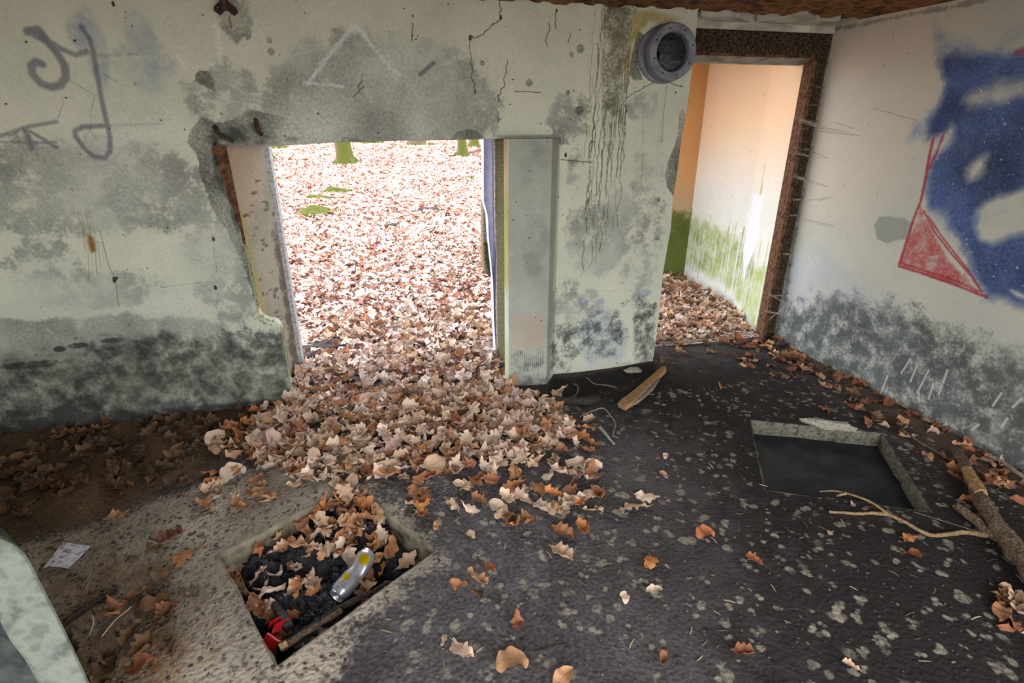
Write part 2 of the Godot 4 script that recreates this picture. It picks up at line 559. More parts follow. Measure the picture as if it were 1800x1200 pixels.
func front_wall() -> void:
	var L := {}
	for n in ["gray", "dark", "pale", "spall", "rustl", "yel", "graf", "white", "crack", "blue", "pink", "pil", "drip", "green", "low"]: L[n] = Layer.new(FW, FH)
	var k := 1.22
	var f := func(x, y): return fp(x, y)
	# bare grey plaster showing through the paint
	blobs(L.gray, f, k, [[110, 330, 190, 85, 0.62], [280, 340, 130, 70, 0.66], [230, 300, 120, 50, 0.5], [60, 345, 90, 60, 0.6], [640, 190, 190, 120, 0.8], [720, 150, 150, 80, 0.72], [800, 190, 90, 80, 0.7], [560, 200, 130, 70, 0.62],
		[400, 175, 80, 60, 0.5], [1000, 205, 45, 50, 0.6], [985, 225, 20, 30, 0.62], [1020, 195, 20, 20, 0.6], [1130, 185, 40, 30, 0.56], [1050, 420, 80, 90, 0.62], [1085, 380, 50, 60, 0.66], [170, 510, 110, 40, 0.5], [230, 510, 40, 20, 0.62],
		[80, 470, 60, 60, 0.45], [390, 470, 60, 130, 0.55], [60, 270, 40, 20, 0.5], [1010, 300, 20, 60, 0.4], [630, 235, 240, 30, 0.66], [1130, 400, 60, 200, 0.4], [1000, 560, 80, 110, 0.5]])
	blobs(L.pale, f, k, [[280, 270, 160, 70, 0.5], [240, 370, 100, 40, 0.5], [460, 190, 120, 40, 0.5], [570, 185, 90, 60, 0.45], [330, 545, 130, 40, 0.55], [180, 583, 22, 8, 0.7], [135, 575, 18, 12, 0.6], [190, 690, 60, 30, 0.35],
		[1090, 610, 60, 50, 0.42], [1000, 650, 90, 25, 0.4], [1130, 640, 40, 20, 0.5], [360, 690, 90, 30, 0.4], [1070, 560, 40, 70, 0.5]])
	for i in 9: L.pale.stroke(fpa([20 + i * 16, 768 - i * 3, 60 + i * 16, 757 - i * 3]), 5.0 + (i * 7) % 4, 110.0, 0.9)
	# the lower band: damp grey, then black mould
	L.gray.poly(PackedVector2Array(fpa([-420, 570, 60, 560, 200, 552, 220, 545, 260, 556, 360, 560, 400, 582, 520, 582, 520, 720, -420, 810])), 205.0, 9.0)
	L.dark.poly(PackedVector2Array(fpa([-420, 640, 100, 635, 220, 600, 400, 590, 520, 600, 525, 720, -420, 820])), 112.0, 22.0)
	L.low.poly(PackedVector2Array(fpa([-420, 620, 100, 612, 220, 600, 520, 600, 525, 720, -420, 820])), 190.0, 30.0)
	L.dark.poly(PackedVector2Array(fpa([-420, 722, 60, 718, 110, 706, 125, 692, 160, 690, 185, 715, 230, 718, 300, 712, 400, 705, 470, 700, 500, 704, 400, 722, 240, 745, 0, 770, -420, 810])), 235.0, 10.0)
	blobs(L.dark, f, k, [[30, 690, 50, 40, 0.5], [260, 625, 130, 50, 0.5], [330, 645, 80, 40, 0.5], [430, 600, 80, 30, 0.6], [460, 620, 50, 40, 0.55], [370, 670, 25, 40, 0.6], [160, 680, 40, 30, 0.5], [60, 640, 60, 8, 0.75], [195, 598, 20, 6, 0.8],
		[135, 607, 18, 6, 0.8], [105, 613, 10, 6, 0.8], [195, 613, 10, 5, 0.8], [1130, 560, 26, 60, 0.55], [1128, 590, 24, 60, 0.6], [1060, 590, 60, 60, 0.42], [990, 610, 40, 60, 0.42], [930, 640, 40, 40, 0.2], [357, 142, 6, 4, 0.4]])
	L.dark.poly(PackedVector2Array(fpa([1118, 535, 1155, 530, 1150, 640, 1120, 640, 1112, 600])), 130.0, 5.0)
	L.dark.stroke(fpa([968, 668, 1040, 656, 1150, 640]), 8.0, 150.0, 1.0)
	for i in 14:                                                      # scrape marks running down the pier foot
		var x := 1118.0 + i * 2.7
		L.pale.stroke(fpa([x, 540 + (i * 37) % 40, x - 2, 580 + (i * 53) % 50]), 1.4, 235.0, 0.6)
	# broken plaster round the corner of the opening, the oval repair above and other patches
	L.spall.poly(PackedVector2Array(fpa([355, 205, 335, 225, 328, 250, 345, 275, 350, 300, 358, 330, 372, 370, 395, 400, 420, 450, 460, 560, 480, 560, 480, 260, 540, 250, 530, 225, 500, 205, 460, 195, 440, 192, 400, 212, 375, 215])), 215.0, 4.0)
	L.spall.poly(PackedVector2Array(fpa([362, -40, 380, 30, 395, 60, 415, 78, 440, 65, 447, 40, 440, 10, 430, -40])), 150.0, 7.0)
	L.spall.poly(PackedVector2Array(fpa([342, 130, 350, 122, 366, 124, 373, 138, 378, 160, 360, 152, 343, 142])), 250.0, 1.5)
	L.spall.poly(PackedVector2Array(fpa([790, 246, 802, 232, 825, 226, 838, 230, 850, 244, 870, 247, 860, 256, 790, 258])), 250.0, 2.0)
	L.spall.poly(PackedVector2Array(fpa([600, 262, 600, 240, 625, 243, 640, 248, 640, 262])), 230.0, 2.0)
	L.spall.poly(PackedVector2Array(fpa([1200, 190, 1194, 200, 1192, 235, 1184, 260, 1174, 283, 1169, 307, 1172, 328, 1183, 344, 1196, 320, 1212, 220])), 250.0, 1.5)
	L.spall.poly(PackedVector2Array(fpa([1120, 55, 1135, 62, 1125, 85, 1120, 110, 1130, 140, 1115, 140, 1105, 130, 1110, 100])), 230.0, 3.0)
	for q in [[476, 90, 5], [473, 70, 4], [1020, 85, 7], [1004, 95, 4], [1018, 194, 8], [930, 145, 6], [1157, 350, 4], [1155, 418, 5], [847, 110, 4], [998, 162, 4]]: L.spall.blob(fp(q[0], q[1]), q[2] * k, q[2] * k, 250, 4.0)
	# water stain beside the pipe, drips, rust, old graffiti
	L.drip.poly(PackedVector2Array(fpa([1062, 0, 1112, 8, 1110, 60, 1098, 110, 1092, 150, 1088, 195, 1078, 210, 1068, 200, 1058, 190, 1062, 150, 1066, 110, 1064, 60])), 165.0, 9.0)
	for i in 26: L.drip.stroke(fpa([1062 + i * 1.9, 8 + (i * 13) % 30, 1061 + i * 1.7, 90 + (i * 37) % 60, 1059 + i * 1.5, 180 + (i * 53) % 90]), 1.8, 190.0 - (i * 29) % 90, 0.9)
	L.pale.poly(PackedVector2Array(fpa([1076, 52, 1085, 50, 1088, 70, 1084, 84, 1075, 82])), 255.0, 2.0)
	L.pale.poly(PackedVector2Array(fpa([1072, 98, 1082, 96, 1083, 115, 1074, 130, 1070, 122])), 255.0, 2.0)
	for i in 15:
		var x := 1046.0 + i * 4.1 + (i * 7 % 5)
		var y0 := 15.0 + (i * 61) % 120 + (80.0 if i > 3 else 0.0)
		var y1 := 300.0 + (i * 97) % 210
		var p := []
		var y := y0
		while y < y1:
			p.append(fp(x + big.get_noise_2d(y * 6.0, i * 500.0) * 6.0 - (y - y0) * 0.075, y))
			y += 12.0
		L.drip.stroke(p, 1.1 + (i % 3) * 0.5, 190.0 if i % 2 else 150.0, 0.7)
	L.yel.poly(PackedVector2Array(fpa([1110, 15, 1150, 20, 1200, 30, 1180, 40, 1140, 42, 1122, 60, 1112, 80, 1106, 130, 1100, 180, 1096, 120, 1104, 60])), 170.0, 6.0)
	for q in [[1055, 20, 1050, 150], [1042, 130, 1028, 400], [1100, 150, 1096, 300], [1132, 140, 1128, 330], [1170, 145, 1160, 240], [1120, 260, 1105, 400]]: L.yel.stroke(fpa(q), 2.2, 120.0, 1.0)
	L.rustl.stroke(fpa([1172, 150, 1166, 200, 1163, 250]), 2.0, 140.0, 1.0)
	L.rustl.stroke(fpa([402, 28, 406, 48]), 2.5, 200.0, 0.8)
	for i in 6: L.rustl.stroke(fpa([136 + i * 4.4, 368, 138 + i * 4.7, 384, 144 + i * 4.3 + (i % 2) * 3, 400 + (i * 29) % 30, 147 + i * 6.2, 424, 150 + i * 6.5, 440 + (i * 53) % 60]), 1.5, 150.0 - (i % 3) * 30.0, 1.0)
	L.rustl.poly(PackedVector2Array(fpa([153, 412, 160, 414, 167, 428, 168, 442, 160, 444, 155, 432])), 230.0, 4.0)
	L.rustl.stroke(fpa([175, 405, 190, 465, 203, 492, 208, 540]), 1.4, 150.0, 0.8)
	L.crack.poly(PackedVector2Array(fpa([197, 487, 207, 486, 205, 491, 201, 497, 198, 495])), 255.0, 1.0)
	L.graf.stroke(fpa([48, 55, 66, 52, 80, 70]), 9.0, 200.0, 0.6)
	L.graf.stroke(fpa([60, 60, 80, 70, 98, 90, 113, 115, 115, 135, 106, 149, 90, 153, 71, 146, 57, 131, 54, 116, 62, 108, 73, 112]), 8.5, 185.0, 0.6)
	L.graf.stroke(fpa([80, 68, 104, 84, 132, 96, 152, 90]), 6.5, 165.0, 0.7)
	L.graf.stroke(fpa([142, 46, 155, 65, 162, 85, 169, 125, 177, 170, 186, 212, 193, 242, 193, 264, 184, 277, 165, 275, 146, 259, 132, 239, 131, 229, 146, 222, 190, 220]), 6.0, 175.0, 0.7)
	L.graf.stroke(fpa([190, 220, 280, 217]), 5.0, 70.0, 1.0)
	L.graf.stroke(fpa([165, 98, 240, 95]), 4.0, 90.0, 1.0)
	L.graf.stroke(fpa([-5, 240, 50, 222, 98, 213]), 5.0, 150.0, 0.8)
	L.graf.stroke(fpa([42, 226, 50, 242, 55, 258]), 7.0, 175.0, 0.7)
	L.graf.stroke(fpa([45, 226, 98, 258]), 4.5, 160.0, 0.7)
	L.graf.stroke(fpa([-5, 249, 98, 250]), 4.0, 130.0, 0.8)
	L.graf.stroke(fpa([738, 130, 762, 110]), 6.0, 215.0, 0.8)
	blobs(L.blue, f, k, [[148, 60, 26, 32, 0.5], [165, 80, 20, 60, 0.4], [245, 60, 26, 40, 0.42], [255, 115, 50, 45, 0.4], [1050, 590, 55, 75, 0.5], [1055, 530, 12, 10, 0.5], [1024, 530, 13, 11, 0.5], [1080, 600, 40, 60, 0.45], [1132, 515, 20, 10, 0.6]])
	L.white.stroke(fpa([540, 146, 580, 95, 622, 45, 632, 52, 655, 82]), 6.5, 150.0, 1.0)
	L.white.stroke(fpa([655, 82, 680, 112, 700, 132]), 5.0, 105.0, 1.0)
	L.white.stroke(fpa([536, 146, 580, 148, 602, 152]), 5.0, 130.0, 1.0)
	L.white.stroke(fpa([378, 44, 384, 70, 386, 108]), 5.5, 85.0, 1.0)
	L.white.stroke(fpa([343, 118, 378, 109]), 4.0, 100.0, 1.0)
	L.white.stroke(fpa([312, 100, 326, 122]), 5.0, 90.0, 1.0)
	for q in [[880, -5, 878, 36, 866, 42, 848, 60, 832, 67, 826, 62], [826, 70, 827, 110, 830, 140, 835, 162], [891, 105, 886, 145, 875, 180], [725, 40, 724, 72], [978, 20, 977, 50], [1100, 172, 1128, 155, 1160, 140, 1200, 152],
			[1040, 285, 985, 280], [975, 519, 1015, 514], [1060, 512, 1105, 508], [100, 650, 112, 680, 118, 695], [370, 660, 374, 705], [280, 505, 370, 494], [368, 405, 378, 440, 380, 478], [378, 520, 392, 580], [640, 150, 620, 170], [630, 155, 636, 140],
			[902, 160, 950, 162], [965, 40, 962, 80], [875, 200, 877, 215], [1003, 58, 998, 75], [178, 128, 226, 154], [112, 165, 100, 208], [165, 165, 155, 235], [120, 140, 170, 168]]:
		var p := []
		for i in range(0, q.size() - 2, 2):
			for t in 6: p.append(fp(lerpf(q[i], q[i + 2], t / 6.0) + big.get_noise_2d(q[i] * 40.0 + t * 260.0, q[i + 1]) * 6.0, lerpf(q[i + 1], q[i + 3], t / 6.0)))
		p.append(fp(q[-2], q[-1]))
		L.crack.stroke(p, 1.15, 170.0 if q[1] < 300 and q[0] > 300 else 95.0, 0.8)
	for q in [[880, 30, 5], [826, 66, 6], [835, 161, 4], [724, 62, 3], [725, 27, 3], [978, 18, 4], [994, 272, 6], [980, 345, 4], [378, 505, 6], [375, 420, 5], [198, 6, 5], [232, 45, 2]]: L.crack.blob(fp(q[0], q[1]), q[2] * 0.55, q[2] * 0.95, 240, 1.6)
	for i in 260: L.crack.blob(Vector2(rng.randf() * FW, rng.randf() * FH), rng.randf_range(0.8, 2.4), rng.randf_range(0.8, 2.0), rng.randf_range(90, 230), 2.0)
	# pilaster: greyer paint, a pinkish repair and dark brush marks near the foot
	L.pil.poly(PackedVector2Array(fpa([880, 236, 992, 236, 970, 690, 880, 700], -3.09)), 160.0, 3.0)
	blobs(L.gray, func(x, y): return fp(x, y, -3.08), k, [[940, 420, 30, 90, 0.55], [935, 290, 30, 60, 0.45]])
	L.pink.poly(PackedVector2Array(fpa([900, 553, 957, 550, 958, 612, 902, 616], -3.08)), 150.0, 5.0)
	for i in 16: L.dark.stroke(fpa([900 + i * 3.6, 612 + (i * 13) % 12, 899 + i * 3.6, 640 + (i * 29) % 20], -3.08), 2.2, 150.0, 0.9)
	L.yel.stroke(fpa([893, 242, 985, 238], -3.08), 3.0, 130.0, 0.9)
	blobs(L.green, f, k, [[440, 470, 7, 60, 0.5]])
	blobs(L.dark, f, k, [[400, 235, 26, 12, 0.5], [440, 225, 20, 10, 0.4], [385, 300, 8, 40, 0.45], [412, 370, 8, 50, 0.5], [370, 245, 14, 8, 0.5], [470, 245, 50, 8, 0.4]])  # shading among the broken corner chunks, painted in as darker blotches
	blobs(L.pale, f, k, [[425, 215, 22, 12, 0.6], [385, 345, 14, 26, 0.5], [405, 420, 16, 40, 0.55], [440, 240, 14, 6, 0.5]])
	var specs := [
		[L.pale, rgb(186, 186, 170), 0.9, 0.7, 0.3, 0.6, 0.8, 0.05, 0.1], [L.gray, rgb(138, 140, 129), 1.1, 0.6, 0.3, 0.6, 0.8, -0.05, 0.6], [L.pil, rgb(138, 141, 130), 0.3, 0.2, 0.3, 0.6, 0.8, 0.0, 0.25], [L.blue, rgb(122, 134, 144), 0.6, 0.4, 0.2, 0.7, 0.75, 0.0, 0.2],
		[L.spall, rgb(120, 121, 109), 0.8, 0.4, 0.4, 0.56, 0.9, -0.3, 1.0], [L.yel, rgb(142, 128, 66), 0.8, 0.4, 0.2, 0.8, 0.8, 0.0, 0.2], [L.drip, rgb(84, 81, 62), 0.9, 0.8, 0.25, 0.8, 0.85, -0.04, 0.5], [L.low, rgb(122, 121, 105), 0.8, 0.4, 0.2, 0.8, 0.85, 0.0, 0.5], [L.dark, rgb(50, 52, 49), 1.3, 0.5, 0.22, 0.95, 0.86, -0.05, 0.5],
		[L.rustl, rgb(116, 82, 36), 0.3, 0.3, 0.15, 0.8, 0.9, 0.0, 0.2], [L.pink, rgb(162, 146, 128), 0.4, 0.2, 0.2, 0.6, 0.75, 0.0, 0.1], [L.green, rgb(150, 156, 96), 0.6, 0.4, 0.2, 0.7, 0.8, 0.05, 0.2], [L.graf, rgb(92, 92, 98), 0.25, 0.3, 0.05, 0.95, 0.92, 0.0, 0.1],
		[L.white, rgb(206, 212, 216), 0.3, 0.45, 0.05, 0.8, 0.85, 0.0, 0.05], [L.crack, rgb(48, 42, 36), 0.2, 0.35, 0.25, 0.6, 0.9, -0.3, 0.2]]
	M.front = painted(FW, FH, rgb(189, 188, 166), rgb(174, 176, 156), 0.1, specs, 0.9, 0.92, "painted_front_wall")

	# the inner leaf of the wall with the ragged edge of the opening
	var edge := [1228, 18, 1222, 80, 1212, 165, 1204, 215, 1199, 240, 1190, 310, 1184, 345, 1180, 400, 1167, 473, 1160, 545, 1153, 600, 1148, 634]
	var hole := [865, 244, 800, 246, 700, 247.5, 640, 249, 580, 251, 530, 254, 480, 257, 420, 257, 396, 256, 388, 254, 380, 249, 374, 250, 371, 262, 376, 272, 379, 288, 386, 300, 389, 316, 396, 330, 399, 348, 408, 370, 413, 390, 420, 408, 424, 428,
		431, 446, 435, 462, 437, 482, 444, 500, 446, 522, 450, 545, 457, 558, 470, 565, 483, 567, 491, 574, 496, 592, 501, 622, 506, 655, 512, 703]
	var outline := PackedVector2Array([Vector2(FX, -0.12), Vector2(FX, 2.24), Vector2(1.97, 2.24)])
	for i in range(0, edge.size(), 2):
		var p := fw(edge[i], edge[i + 1])
		outline.append(Vector2(p.x, p.y))
	outline.append(Vector2(1.84, -0.12))
	outline.append(Vector2(0.80, -0.12))
	outline.append(Vector2(0.80, 1.502))
	for i in range(0, hole.size(), 2):
		var p := fw(hole[i], hole[i + 1])
		outline.append(Vector2(p.x, p.y))
	outline.append(Vector2(-0.585, -0.12))
	var st := mb()
	prism(st, outline, Vector3.ZERO, Vector3.RIGHT, Vector3.UP, Vector3.BACK, -3.295, ZF, 0.004, fuv)
	var w := obj("wall_front", done(st), M.front)
	tag(w, "", "", "", "structure")
	# the outer leaf
	st = mb()
	plan(st, PackedVector2Array([Vector2(-2.95, -3.29), Vector2(-0.712, -3.29), Vector2(-0.587, -3.64), Vector2(-2.95, -3.64)]), -0.12, 1.52)
	box(st, Vector3(-2.95, 1.505, -3.64), Vector3(1.86, 2.45, -3.29))
	plan(st, PackedVector2Array([Vector2(0.80, -3.29), Vector2(1.84, -3.29), Vector2(1.82, -3.64), Vector2(0.80, -3.64)]), -0.12, 1.52)
	obj("outer_leaf", done(st), M.concrete, w)
	# the pale reveal of the opening, seen edge on beside the outside
	var rv := Layer.new(150, 560)
	var ry := Layer.new(150, 560)
	var rp := Layer.new(150, 560)
	ry.poly(PackedVector2Array([Vector2(0, 120), Vector2(25, 120), Vector2(44, 330), Vector2(60, 560), Vector2(0, 560)]), 190.0, 8.0)
	rp.blob(Vector2(20, 40), 120, 150, 190, 1.6)
	rp.blob(Vector2(80, 480), 70, 70, 120, 1.6)
	rv.poly(PackedVector2Array([Vector2(120, 200), Vector2(150, 180), Vector2(150, 560), Vector2(100, 560), Vector2(112, 430)]), 150.0, 12.0)
	for i in 40: rv.blob(Vector2(rng.randf_range(30, 140), rng.randf_range(40, 540)), rng.randf_range(4, 20), rng.randf_range(3, 9), rng.randf_range(60, 150), 1.2)
	for i in 26: rv.stroke([Vector2(rng.randf_range(30, 140), rng.randf_range(60, 540)), Vector2(rng.randf_range(40, 140), rng.randf_range(60, 540))].map(func(v): return v), 0.9, 60.0, 1.0)
	for i in 18:
		var c := Vector2(rng.randf_range(40, 130), rng.randf_range(60, 520))
		rv.stroke([c, c + Vector2(rng.randf_range(6, 24), rng.randf_range(-4, 4))], 2.0, 190.0, 0.8)
	M.reveal = painted(150, 560, rgb(158, 151, 134), rgb(138, 135, 119), 0.2, [[rp, rgb(182, 160, 134), 0.4, 0.2, 0.1, 0.7, 0.6, 0.0, 0.1], [ry, rgb(160, 146, 86), 0.9, 0.4, 0.2, 0.9, 0.75, 0.0, 0.2], [rv, rgb(74, 68, 58), 0.8, 0.5, 0.25, 0.6, 0.8, -0.1, 0.2]], 0.4, 0.9, "pale_reveal")
	st = mb()
	var ruv := func(p: Vector3) -> Vector2: return Vector2((-3.26 - p.z) / 0.4, (1.5 - p.y) / 1.5)
	plan(st, PackedVector2Array([Vector2(-0.716, -3.262), Vector2(-0.712, -3.262), Vector2(-0.579, -3.638), Vector2(-0.586, -3.639)]), -0.05, 1.502, ruv)
	obj("reveal_face", done(st), M.reveal, w)
	# the rusty strip along the broken edge
	st = mb()
	var pts := [[374, 256], [384, 300], [397, 345], [410, 390], [423, 432], [433, 470], [443, 520], [452, 556]]
	for i in pts.size() - 1:
		var a := fw(pts[i][0], pts[i][1], -3.212)
		var b := fw(pts[i + 1][0], pts[i + 1][1], -3.212)
		var c := Vector3(lerpf(-0.7, -0.685, (i + 1) / 7.0), b.y, -3.272)
		var d := Vector3(lerpf(-0.7, -0.685, i / 7.0), a.y, -3.272)
		var j := rng.randf_range(-0.004, 0.004)
		quad(st, a + Vector3(0.002, 0, 0), b + Vector3(0.002 + j, 0, 0), c, d, Vector3(1, 0, 0.6))
		quad(st, a + Vector3(-0.012, 0, -0.002), b + Vector3(-0.012, 0, -0.002), b + Vector3(0.002 + j, 0, 0), a + Vector3(0.002, 0, 0), Vector3(0, 0, 1))
	obj("rusty_strip", done(st), M.rust, w)
	# moss on the broken ledge
	st = mb()
	for q in [[[446, 500, 450, 540, 457, 558], 0.008], [[452, 556, 466, 564, 482, 569, 493, 580], 0.02], [[493, 578, 498, 600, 504, 640, 509, 670], 0.009], [[430, 430, 437, 470, 444, 505], 0.005]]:
		var path := []
		for i in range(0, q[0].size(), 2): path.append(fw(q[0][i], q[0][i + 1], -3.222))
		path = bend(path, 0.012, 0.012)
		tube(st, path, taper(path.size(), q[1], q[1] * 0.8), 8, 0.6)
	obj("moss_edge", done(st), M.moss_pale, w)
	# the pilaster on the other side
	st = mb()
	plan(st, PackedVector2Array([Vector2(0.757, -3.08), Vector2(1.008, -3.08), Vector2(1.012, -3.083), Vector2(1.098, -3.2), Vector2(1.098, -3.26), Vector2(0.80, -3.26), Vector2(0.80, -3.172), Vector2(0.757, -3.172)]), -0.12, 1.502, fuv)
	obj("pilaster", done(st), M.front, w)
	var ra := Layer.new(40, 520)
	var rb := Layer.new(40, 520)
	ra.blob(Vector2(20, 20), 60, 150, 230, 1.5)
	rb.blob(Vector2(20, 200), 50, 130, 200, 1.5)
	rb.blob(Vector2(20, 500), 50, 120, 80, 1.5)
	M.jamb = painted(40, 520, rgb(204, 206, 190), rgb(186, 190, 172), 0.1, [[ra, rgb(206, 178, 148), 0.3, 0.2, 0.1, 0.8, 0.9, 0.0, 0.1], [rb, rgb(158, 160, 84), 0.6, 0.3, 0.1, 0.8, 0.8, 0.0, 0.2]], 0.3, 0.9, "stained_jamb")
	st = mb()
	plan(st, PackedVector2Array([Vector2(0.752, -3.081), Vector2(0.757, -3.08), Vector2(0.757, -3.172), Vector2(0.752, -3.17)]), -0.05, 1.501, func(p): return Vector2((-3.08 - p.z) / 0.09, (1.5 - p.y) / 1.5))
	obj("jamb_face", done(st), M.jamb, w)
	st = mb()
	plan(st, PackedVector2Array([Vector2(0.794, -3.17), Vector2(0.806, -3.17), Vector2(0.806, -3.56), Vector2(0.788, -3.56)]), -0.05, 1.503)
	obj("stained_groove", done(st), M.olive, w)
	st = mb()
	box(st, Vector3(0.787, -0.1, -3.57), Vector3(0.802, 1.5, -3.545), 0.004)
	obj("edge_strip", done(st), M.post, w)

func room_shell() -> void:
	# side wall with the mural
	var s := 330.0
	var z0 := -3.45
	var w := 2000
	var h := 774
	var conv := func(px, py) -> Vector2:
		var p := rw(px, py)
		return Vector2((p.z - z0) * s, (2.25 - p.y) * s)
	var arr := func(a: Array) -> PackedVector2Array:
		var o := PackedVector2Array()
		for i in range(0, a.size(), 2): o.append(conv.call(a[i], a[i + 1]))
		return o
	var mural := func(a: Array) -> PackedVector2Array:               # points measured on the mural crop
		var o := PackedVector2Array()
		for i in range(0, a.size(), 2): o.append(conv.call(1500.0 + a[i] * 0.4418, 30.0 + a[i + 1] * 0.4417))
		return o
	var L := {}
	for n in ["peach", "dark", "blue", "haze", "red", "lines", "gray", "scr", "crack", "tint", "edge"]: L[n] = Layer.new(w, h)
	L.peach.blob(conv.call(1500, 150), 260, 330, 200, 1.6)
	L.tint.poly(arr.call([1380, 440, 1440, 430, 1560, 520, 1700, 640, 1700, 780, 1370, 590]), 170.0, 26.0)
	L.tint.poly(arr.call([1372, 420, 1420, 440, 1430, 600, 1360, 590]), 200.0, 18.0)
	L.dark.poly(PackedVector2Array([Vector2(8, 690), Vector2(60, 650), Vector2(130, 590), Vector2(260, 560), Vector2(420, 556), Vector2(600, 565), Vector2(1990, 570), Vector2(1990, 774), Vector2(8, 774)]), 165.0, 26.0)
	L.dark.stroke([Vector2(10, 60), Vector2(14, 300), Vector2(24, 560), Vector2(40, 700)], 14.0, 130.0, 1.0)
	L.gray.poly(arr.call([1535, 395, 1545, 380, 1562, 378, 1590, 382, 1606, 392, 1600, 420, 1580, 422, 1560, 428, 1540, 420]), 200.0, 4.0)
	# the spray paint
	L.haze.poly(mural.call([318, 20, 325, 140, 345, 180, 365, 270, 335, 350, 240, 430, 220, 480, 290, 480, 330, 500, 560, 160, 679, 60, 640, 60, 560, 130, 480, 130, 430, 85, 350, 70]), 110.0, 14.0)
	L.haze.poly(mural.call([300, 690, 330, 690, 380, 770, 430, 860, 480, 980, 560, 1130, 520, 1120, 440, 960, 370, 850, 300, 780]), 100.0, 10.0)
	L.blue.poly(mural.call([345, 165, 395, 138, 480, 152, 560, 145, 679, 130, 1000, 60, 1500, 150, 1500, 1000, 900, 1220, 679, 1152, 600, 1128, 535, 1108, 490, 1050, 470, 985, 430, 890, 375, 825, 360, 790, 330, 770, 298, 765, 288, 690, 300, 600, 322, 545, 352, 470, 300, 478, 296, 415, 338, 358, 358, 290, 362, 250]), 235.0, 11.0)
	L.blue.poly(mural.call([440, 330, 470, 295, 560, 255, 690, 232, 690, 300, 620, 310, 560, 345, 500, 365, 460, 360]), 150.0, 12.0, true)
	L.blue.poly(mural.call([560, 310, 690, 255, 690, 300, 600, 345]), 150.0, 8.0, true)
	L.blue.poly(mural.call([352, 470, 385, 430, 410, 440, 400, 480, 365, 520, 330, 560, 335, 520]), 200.0, 9.0, true)
	L.blue.poly(mural.call([445, 600, 500, 560, 535, 545, 525, 600, 500, 640, 455, 655]), 200.0, 10.0, true)
	L.blue.poly(mural.call([490, 770, 540, 730, 600, 705, 720, 670, 720, 850, 620, 870, 550, 905, 500, 885, 485, 830]), 235.0, 9.0, true)
	L.blue.poly(mural.call([625, 1085, 690, 1105, 690, 1125, 650, 1112]), 230.0, 4.0, true)
	L.haze.poly(mural.call([300, 690, 345, 700, 345, 740, 300, 760]), 120.0, 6.0)
	L.red.poly(mural.call([180, 990, 268, 742, 290, 800, 330, 880, 400, 985, 490, 1075, 530, 1112, 360, 1050, 240, 1010]), 175.0, 4.0)
	L.lines.stroke(Array(mural.call([318, 480, 300, 560, 288, 640, 268, 730, 240, 800, 182, 985])), 4.0, 230.0, 0.6)
	L.lines.stroke(Array(mural.call([360, 460, 330, 540, 302, 600])), 4.0, 200.0, 0.8)
	L.lines.stroke(Array(mural.call([182, 990, 280, 1020, 400, 1062, 530, 1112])), 3.5, 230.0, 0.6)
	L.lines.stroke(Array(mural.call([182, 975, 260, 1000, 400, 1045, 500, 1090])), 3.0, 190.0, 0.6)
	L.lines.stroke(Array(mural.call([280, 770, 320, 850, 390, 940, 470, 1030, 510, 1090])), 3.0, 220.0, 0.6)
	L.lines.stroke(Array(mural.call([296, 790, 350, 870, 420, 960, 460, 1010])), 2.6, 220.0, 0.6)
	L.lines.stroke(Array(mural.call([650, 140, 690, 132])), 9.0, 170.0, 0.8)
	for i in 34:
		var c: Vector2 = mural.call([230 + (i * 47) % 220, 780 + (i * 71) % 280])[0]
		L.scr.stroke([c, c + Vector2(rng.randf_range(-14, 14), rng.randf_range(-10, 10))], 1.2, 130.0, 0.8)
	for i in 40:
		var c: Vector2 = mural.call([rng.randf_range(330, 680), rng.randf_range(180, 1080)])[0]
		L.scr.blob(c, rng.randf_range(0.8, 2.2), rng.randf_range(0.8, 2.0), 200, 2.0)
	for q in [[430, 455, 580, 465], [530, 700, 580, 470], [420, 745, 540, 705], [640, 212, 679, 208], [440, 335, 480, 320]]: L.scr.stroke(Array(mural.call(q)), 1.0, 90.0, 0.9)
	for q in [[1560, 660, 1548, 690], [1600, 630, 1584, 655], [1612, 640, 1600, 670], [1632, 650, 1612, 690], [1665, 650, 1650, 692], [1640, 675, 1632, 700], [1615, 690, 1615, 705], [1760, 690, 1745, 712], [1795, 700, 1780, 715], [1770, 735, 1760, 750], [1720, 745, 1708, 755]]:
		L.scr.stroke(Array(arr.call(q)), 3.0, 210.0, 0.7)
	for i in 60: L.scr.stroke([Vector2(100 + (i * 173) % 800, 600 + (i * 37) % 150), Vector2(104 + (i * 173) % 800, 606 + (i * 37) % 150)], 1.5, 130.0, 0.8)
	for q in [[1535, 190, 1615, 212], [1570, 52, 1567, 75], [1468, 215, 1500, 225], [1440, 230, 1510, 238], [1425, 265, 1455, 278], [1415, 315, 1455, 327], [1418, 352, 1460, 346], [1415, 385, 1465, 396], [1475, 530, 1476, 545], [1540, 338, 1542, 345], [1600, 640, 1700, 700]]:
		L.crack.stroke(Array(arr.call(q)), 1.1, 120.0, 0.7)
	for i in 200: L.crack.blob(Vector2(rng.randf() * w, rng.randf() * 500), rng.randf_range(0.8, 1.9), rng.randf_range(0.8, 1.9), rng.randf_range(60, 190), 2.0)
	L.edge.stroke([Vector2(0, 36), Vector2(w, 34)], 9.0, 150.0, 0.9)
